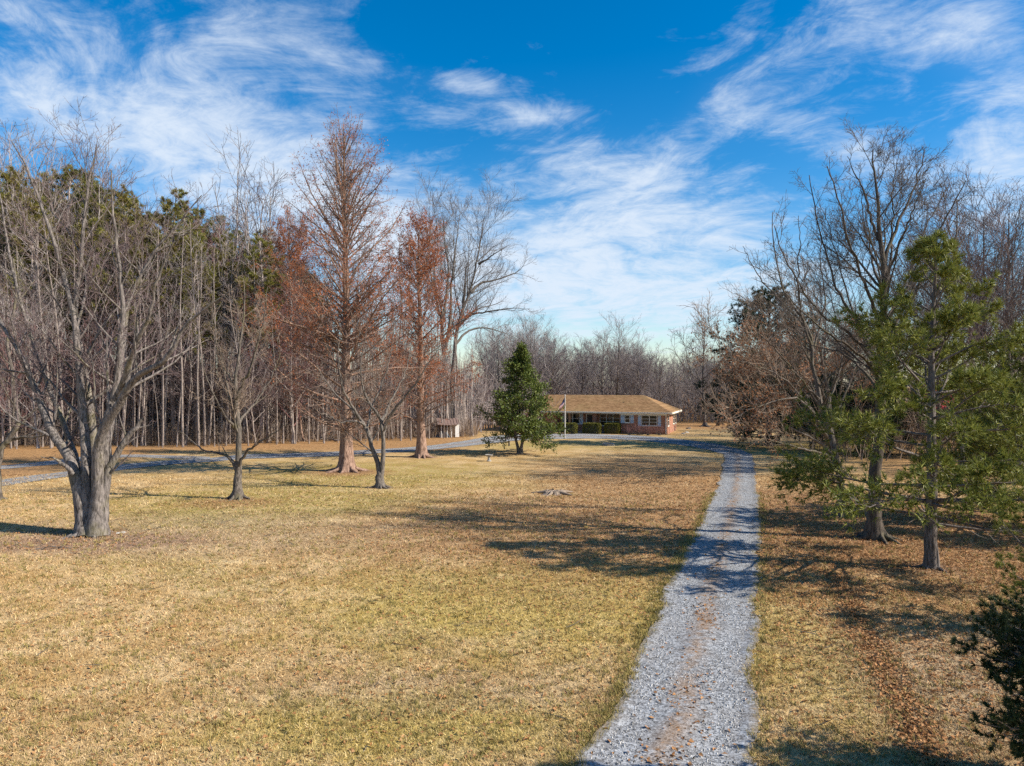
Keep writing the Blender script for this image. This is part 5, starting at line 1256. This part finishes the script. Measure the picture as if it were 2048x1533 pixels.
def far_trunks():
    rng = np.random.default_rng(105); n = 2400; y = rng.uniform(78, 150, n); x = rng.uniform(-.86, -.06, n) * y; y = np.maximum(y, 73 + np.maximum(0, x + 30) * .42)
    h = rng.uniform(8, 19, n) * np.interp(x / y, [-.8, -.25, 0], [1.1, .85, .5]); g = Geo()
    tubes(g, *grow(np.stack([x, y, np.zeros(n)], 1), np.stack([rng.normal(0, .03, n), rng.normal(0, .03, n), np.ones(n)], 1), h, rng.uniform(.04, .15, n), 3, rng, .03), 4)
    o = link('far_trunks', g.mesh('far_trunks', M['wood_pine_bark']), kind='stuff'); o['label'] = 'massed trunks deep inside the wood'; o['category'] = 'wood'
far_trunks()

# ------------------------------------------------------------------ fallen leaves, grass blades, loose stones
def leaf_weight(x, y):
    b = lambda cx, cy, rx, ry: np.exp(-((x - cx) / rx) ** 2 - ((y - cy) / ry) ** 2)
    wgt = .10 + 1.5 * b(15, 30, 7, 8) + 1.0 * b(3.5, 31, 8, 8) + .8 * b(9, 46, 7, 12) + .9 * b(9, 20, 2.2, 6) + 1.0 * b(-14.7, 36.6, 2.0, 1.5) + .9 * b(-11.6, 49, 3, 2)
    wgt += .7 * b(MAPLE[0], MAPLE[1] - 1, 3.5, 2) + 2.2 * np.exp(-((x - .313 * y - 3.25) / .32) ** 2) * (y < 23)
    yl = (dl[o_, 1] + dl[o_, 3]) / 2; c = np.interp(y, yl, (dl[o_, 0] + dl[o_, 2]) / 2); onroad = in_drive(x, y, .1)
    return np.where(onroad, .02 + .55 * np.exp(-((x - c + .05) / .33) ** 2) * (np.sin(y * 1.1) * .5 + .6), wgt)
def sample(n, dmin, dmax, rng, power=1.0):
    """positions on the lawn, thinning with distance from the near end"""
    u_ = rng.random(n); d = dmin * (dmax / dmin) ** (u_ ** power); x = rng.uniform(-.80, .80, n) * d
    return x, d
rng = np.random.default_rng(111)
x, y = sample(420000, 10.5, 75, rng, 1.0); wt = leaf_weight(x, y); k = rng.random(len(x)) < wt * .30; x, y = x[k][:62000], y[k][:62000]
g = Geo(); n = len(x); pos = np.stack([x, y, rng.uniform(.015, .05, n)], 1)
dl_ = norm(np.stack([rng.normal(0, 1, n), rng.normal(0, 1, n), rng.normal(0, .22, n)], 1)); s = norm(np.cross(dl_, np.stack([rng.normal(0, .3, n), rng.normal(0, .3, n), np.ones(n)], 1)))
L = rng.uniform(.05, .12, n)[:, None]; Wd = L * rng.uniform(.45, .8, n)[:, None]; up_ = np.array([0, 0, 1.]) * L * rng.uniform(.0, .3, n)[:, None]
V = np.stack([pos - dl_ * L / 2, pos + s * Wd / 2 + up_, pos + dl_ * L / 2, pos - s * Wd / 2 + up_], 1)
g.add(V.reshape(-1, 3), np.concatenate([(np.arange(n) * 4)[:, None] + np.array([[0, 1, 2]]), (np.arange(n) * 4)[:, None] + np.array([[0, 2, 3]])]))
fl = link('fallen_leaves', g.mesh('fallen_leaves', M['leaf']), kind='stuff'); fl['label'] = 'dry brown fallen leaves strewn over lawn and drive'; fl['category'] = 'leaves'
x, y = sample(105000, 10.5, 48, rng, 1.1); k = ~in_drive(x, y, rng.normal(-.02, .10, len(x))); x, y = x[k], y[k]
n = len(x); m = 4; x = np.repeat(x, m) + rng.normal(0, .022, n * m); y = np.repeat(y, m) + rng.normal(0, .022, n * m); N = n * m
far_k = np.interp(y, [10, 48], [1, 2.6]); hgt = rng.uniform(.028, .075, N) * np.sqrt(far_k); ln = rng.normal(0, .055, (N, 2)) * far_k[:, None] ** .5
a = rng.uniform(0, 6.28, N); wd = rng.uniform(.004, .008, N) * far_k
c_, s_ = np.cos(a) * wd, np.sin(a) * wd
V = np.stack([np.stack([x - c_, y - s_, np.zeros(N)], 1), np.stack([x + c_, y + s_, np.zeros(N)], 1), np.stack([x + ln[:, 0], y + ln[:, 1], hgt], 1)], 1)
g = Geo(); g.add(V.reshape(-1, 3), (np.arange(N) * 3)[:, None] + np.arange(3)[None])
gr = link('dormant_grass', g.mesh('dormant_grass', M['blade']), kind='stuff'); gr['label'] = 'short straw-coloured dormant grass covering the lawn'; gr['category'] = 'grass'
x, y = sample(9000, 10.5, 40, rng, 1.0); nx_ = len(x); xe = np.interp(y, (dl[o_, 1] + dl[o_, 3]) / 2, dl[o_, 0]); xr_ = np.interp(y, (dl[o_, 1] + dl[o_, 3]) / 2, dl[o_, 2])
side_ = rng.random(nx_); x = np.where(side_ < .10, xe + rng.normal(-.08, .16, nx_), np.where(side_ < .14, xr_ + rng.normal(.10, .18, nx_), x)); k = ~in_drive(x, y, -.16); x, y = x[k], y[k]
n = len(x); m = 11; x = np.repeat(x, m) + rng.normal(0, .035, n * m); y = np.repeat(y, m) + rng.normal(0, .035, n * m); N = n * m; a = rng.uniform(0, 6.28, N); wd = rng.uniform(.004, .008, N) * np.interp(y, [10, 40], [1, 2]); ln = rng.normal(0, .06, (N, 2))
V = np.stack([np.stack([x - np.cos(a) * wd, y - np.sin(a) * wd, np.zeros(N)], 1), np.stack([x + np.cos(a) * wd, y + np.sin(a) * wd, np.zeros(N)], 1), np.stack([x + ln[:, 0], y + ln[:, 1], rng.uniform(.06, .14, N)], 1)], 1)
g = Geo(); g.add(V.reshape(-1, 3), (np.arange(N) * 3)[:, None] + np.arange(3)[None])
gt = link('green_tufts', g.mesh('green_tufts', M['tuft']), kind='stuff'); gt['label'] = 'olive green grass tufts dotted through the straw and along the drive'; gt['category'] = 'grass'
x, y = sample(60000, 8.0, 36, rng, 1.0); x = rng.uniform(-1, 12, len(x)); k = in_drive(x, y, rng.normal(-.02, .08, len(x))); x, y = x[k][:15000], y[k][:15000]; n = len(x)
r_ = rng.uniform(.011, .027, n); u8 = np.array([(1, 0, 0), (0, 1, 0), (-1, 0, 0), (0, -1, 0), (0, 0, 1)], float)
V = np.stack([x, y, np.full(n, .012)], 1)[:, None] + (u8[None] * rng.uniform(.6, 1.3, (n, 5, 1))) * r_[:, None, None]
g = Geo(); g.add(V.reshape(-1, 3), np.concatenate([(np.arange(n) * 5)[:, None] + np.array([[a_, (a_ + 1) % 4, 4]]) for a_ in range(4)]))
st = link('loose_stones', g.mesh('loose_stones', M['stone']), kind='stuff'); st['label'] = 'loose grey crushed stone lying on the drive'; st['category'] = 'gravel'

rng = np.random.default_rng(131); n = 420
x, y = sample(n, 11, 60, rng); near = rng.random(n); ox, oy = OAK; x = np.where(near < .25, MAPLE[0] + rng.normal(0, 4, n), np.where(near < .6, ox - 3 + rng.normal(0, 5, n), x)); y = np.where(near < .25, MAPLE[1] + rng.normal(0, 2.5, n), np.where(near < .6, oy + rng.normal(0, 5, n), y))
a = rng.uniform(0, 6.28, n); g = Geo(); tubes(g, *grow(np.stack([x, y, np.full(n, .03)], 1), np.stack([np.cos(a), np.sin(a), np.full(n, .02)], 1), rng.uniform(.2, .9, n), rng.uniform(.006, .014, n), 4, rng, .16), 4)
sk = link('fallen_twigs', g.mesh('fallen_twigs', M['small_bark']), kind='stuff'); sk['label'] = 'small fallen sticks littering the lawn beneath the trees'; sk['category'] = 'sticks'
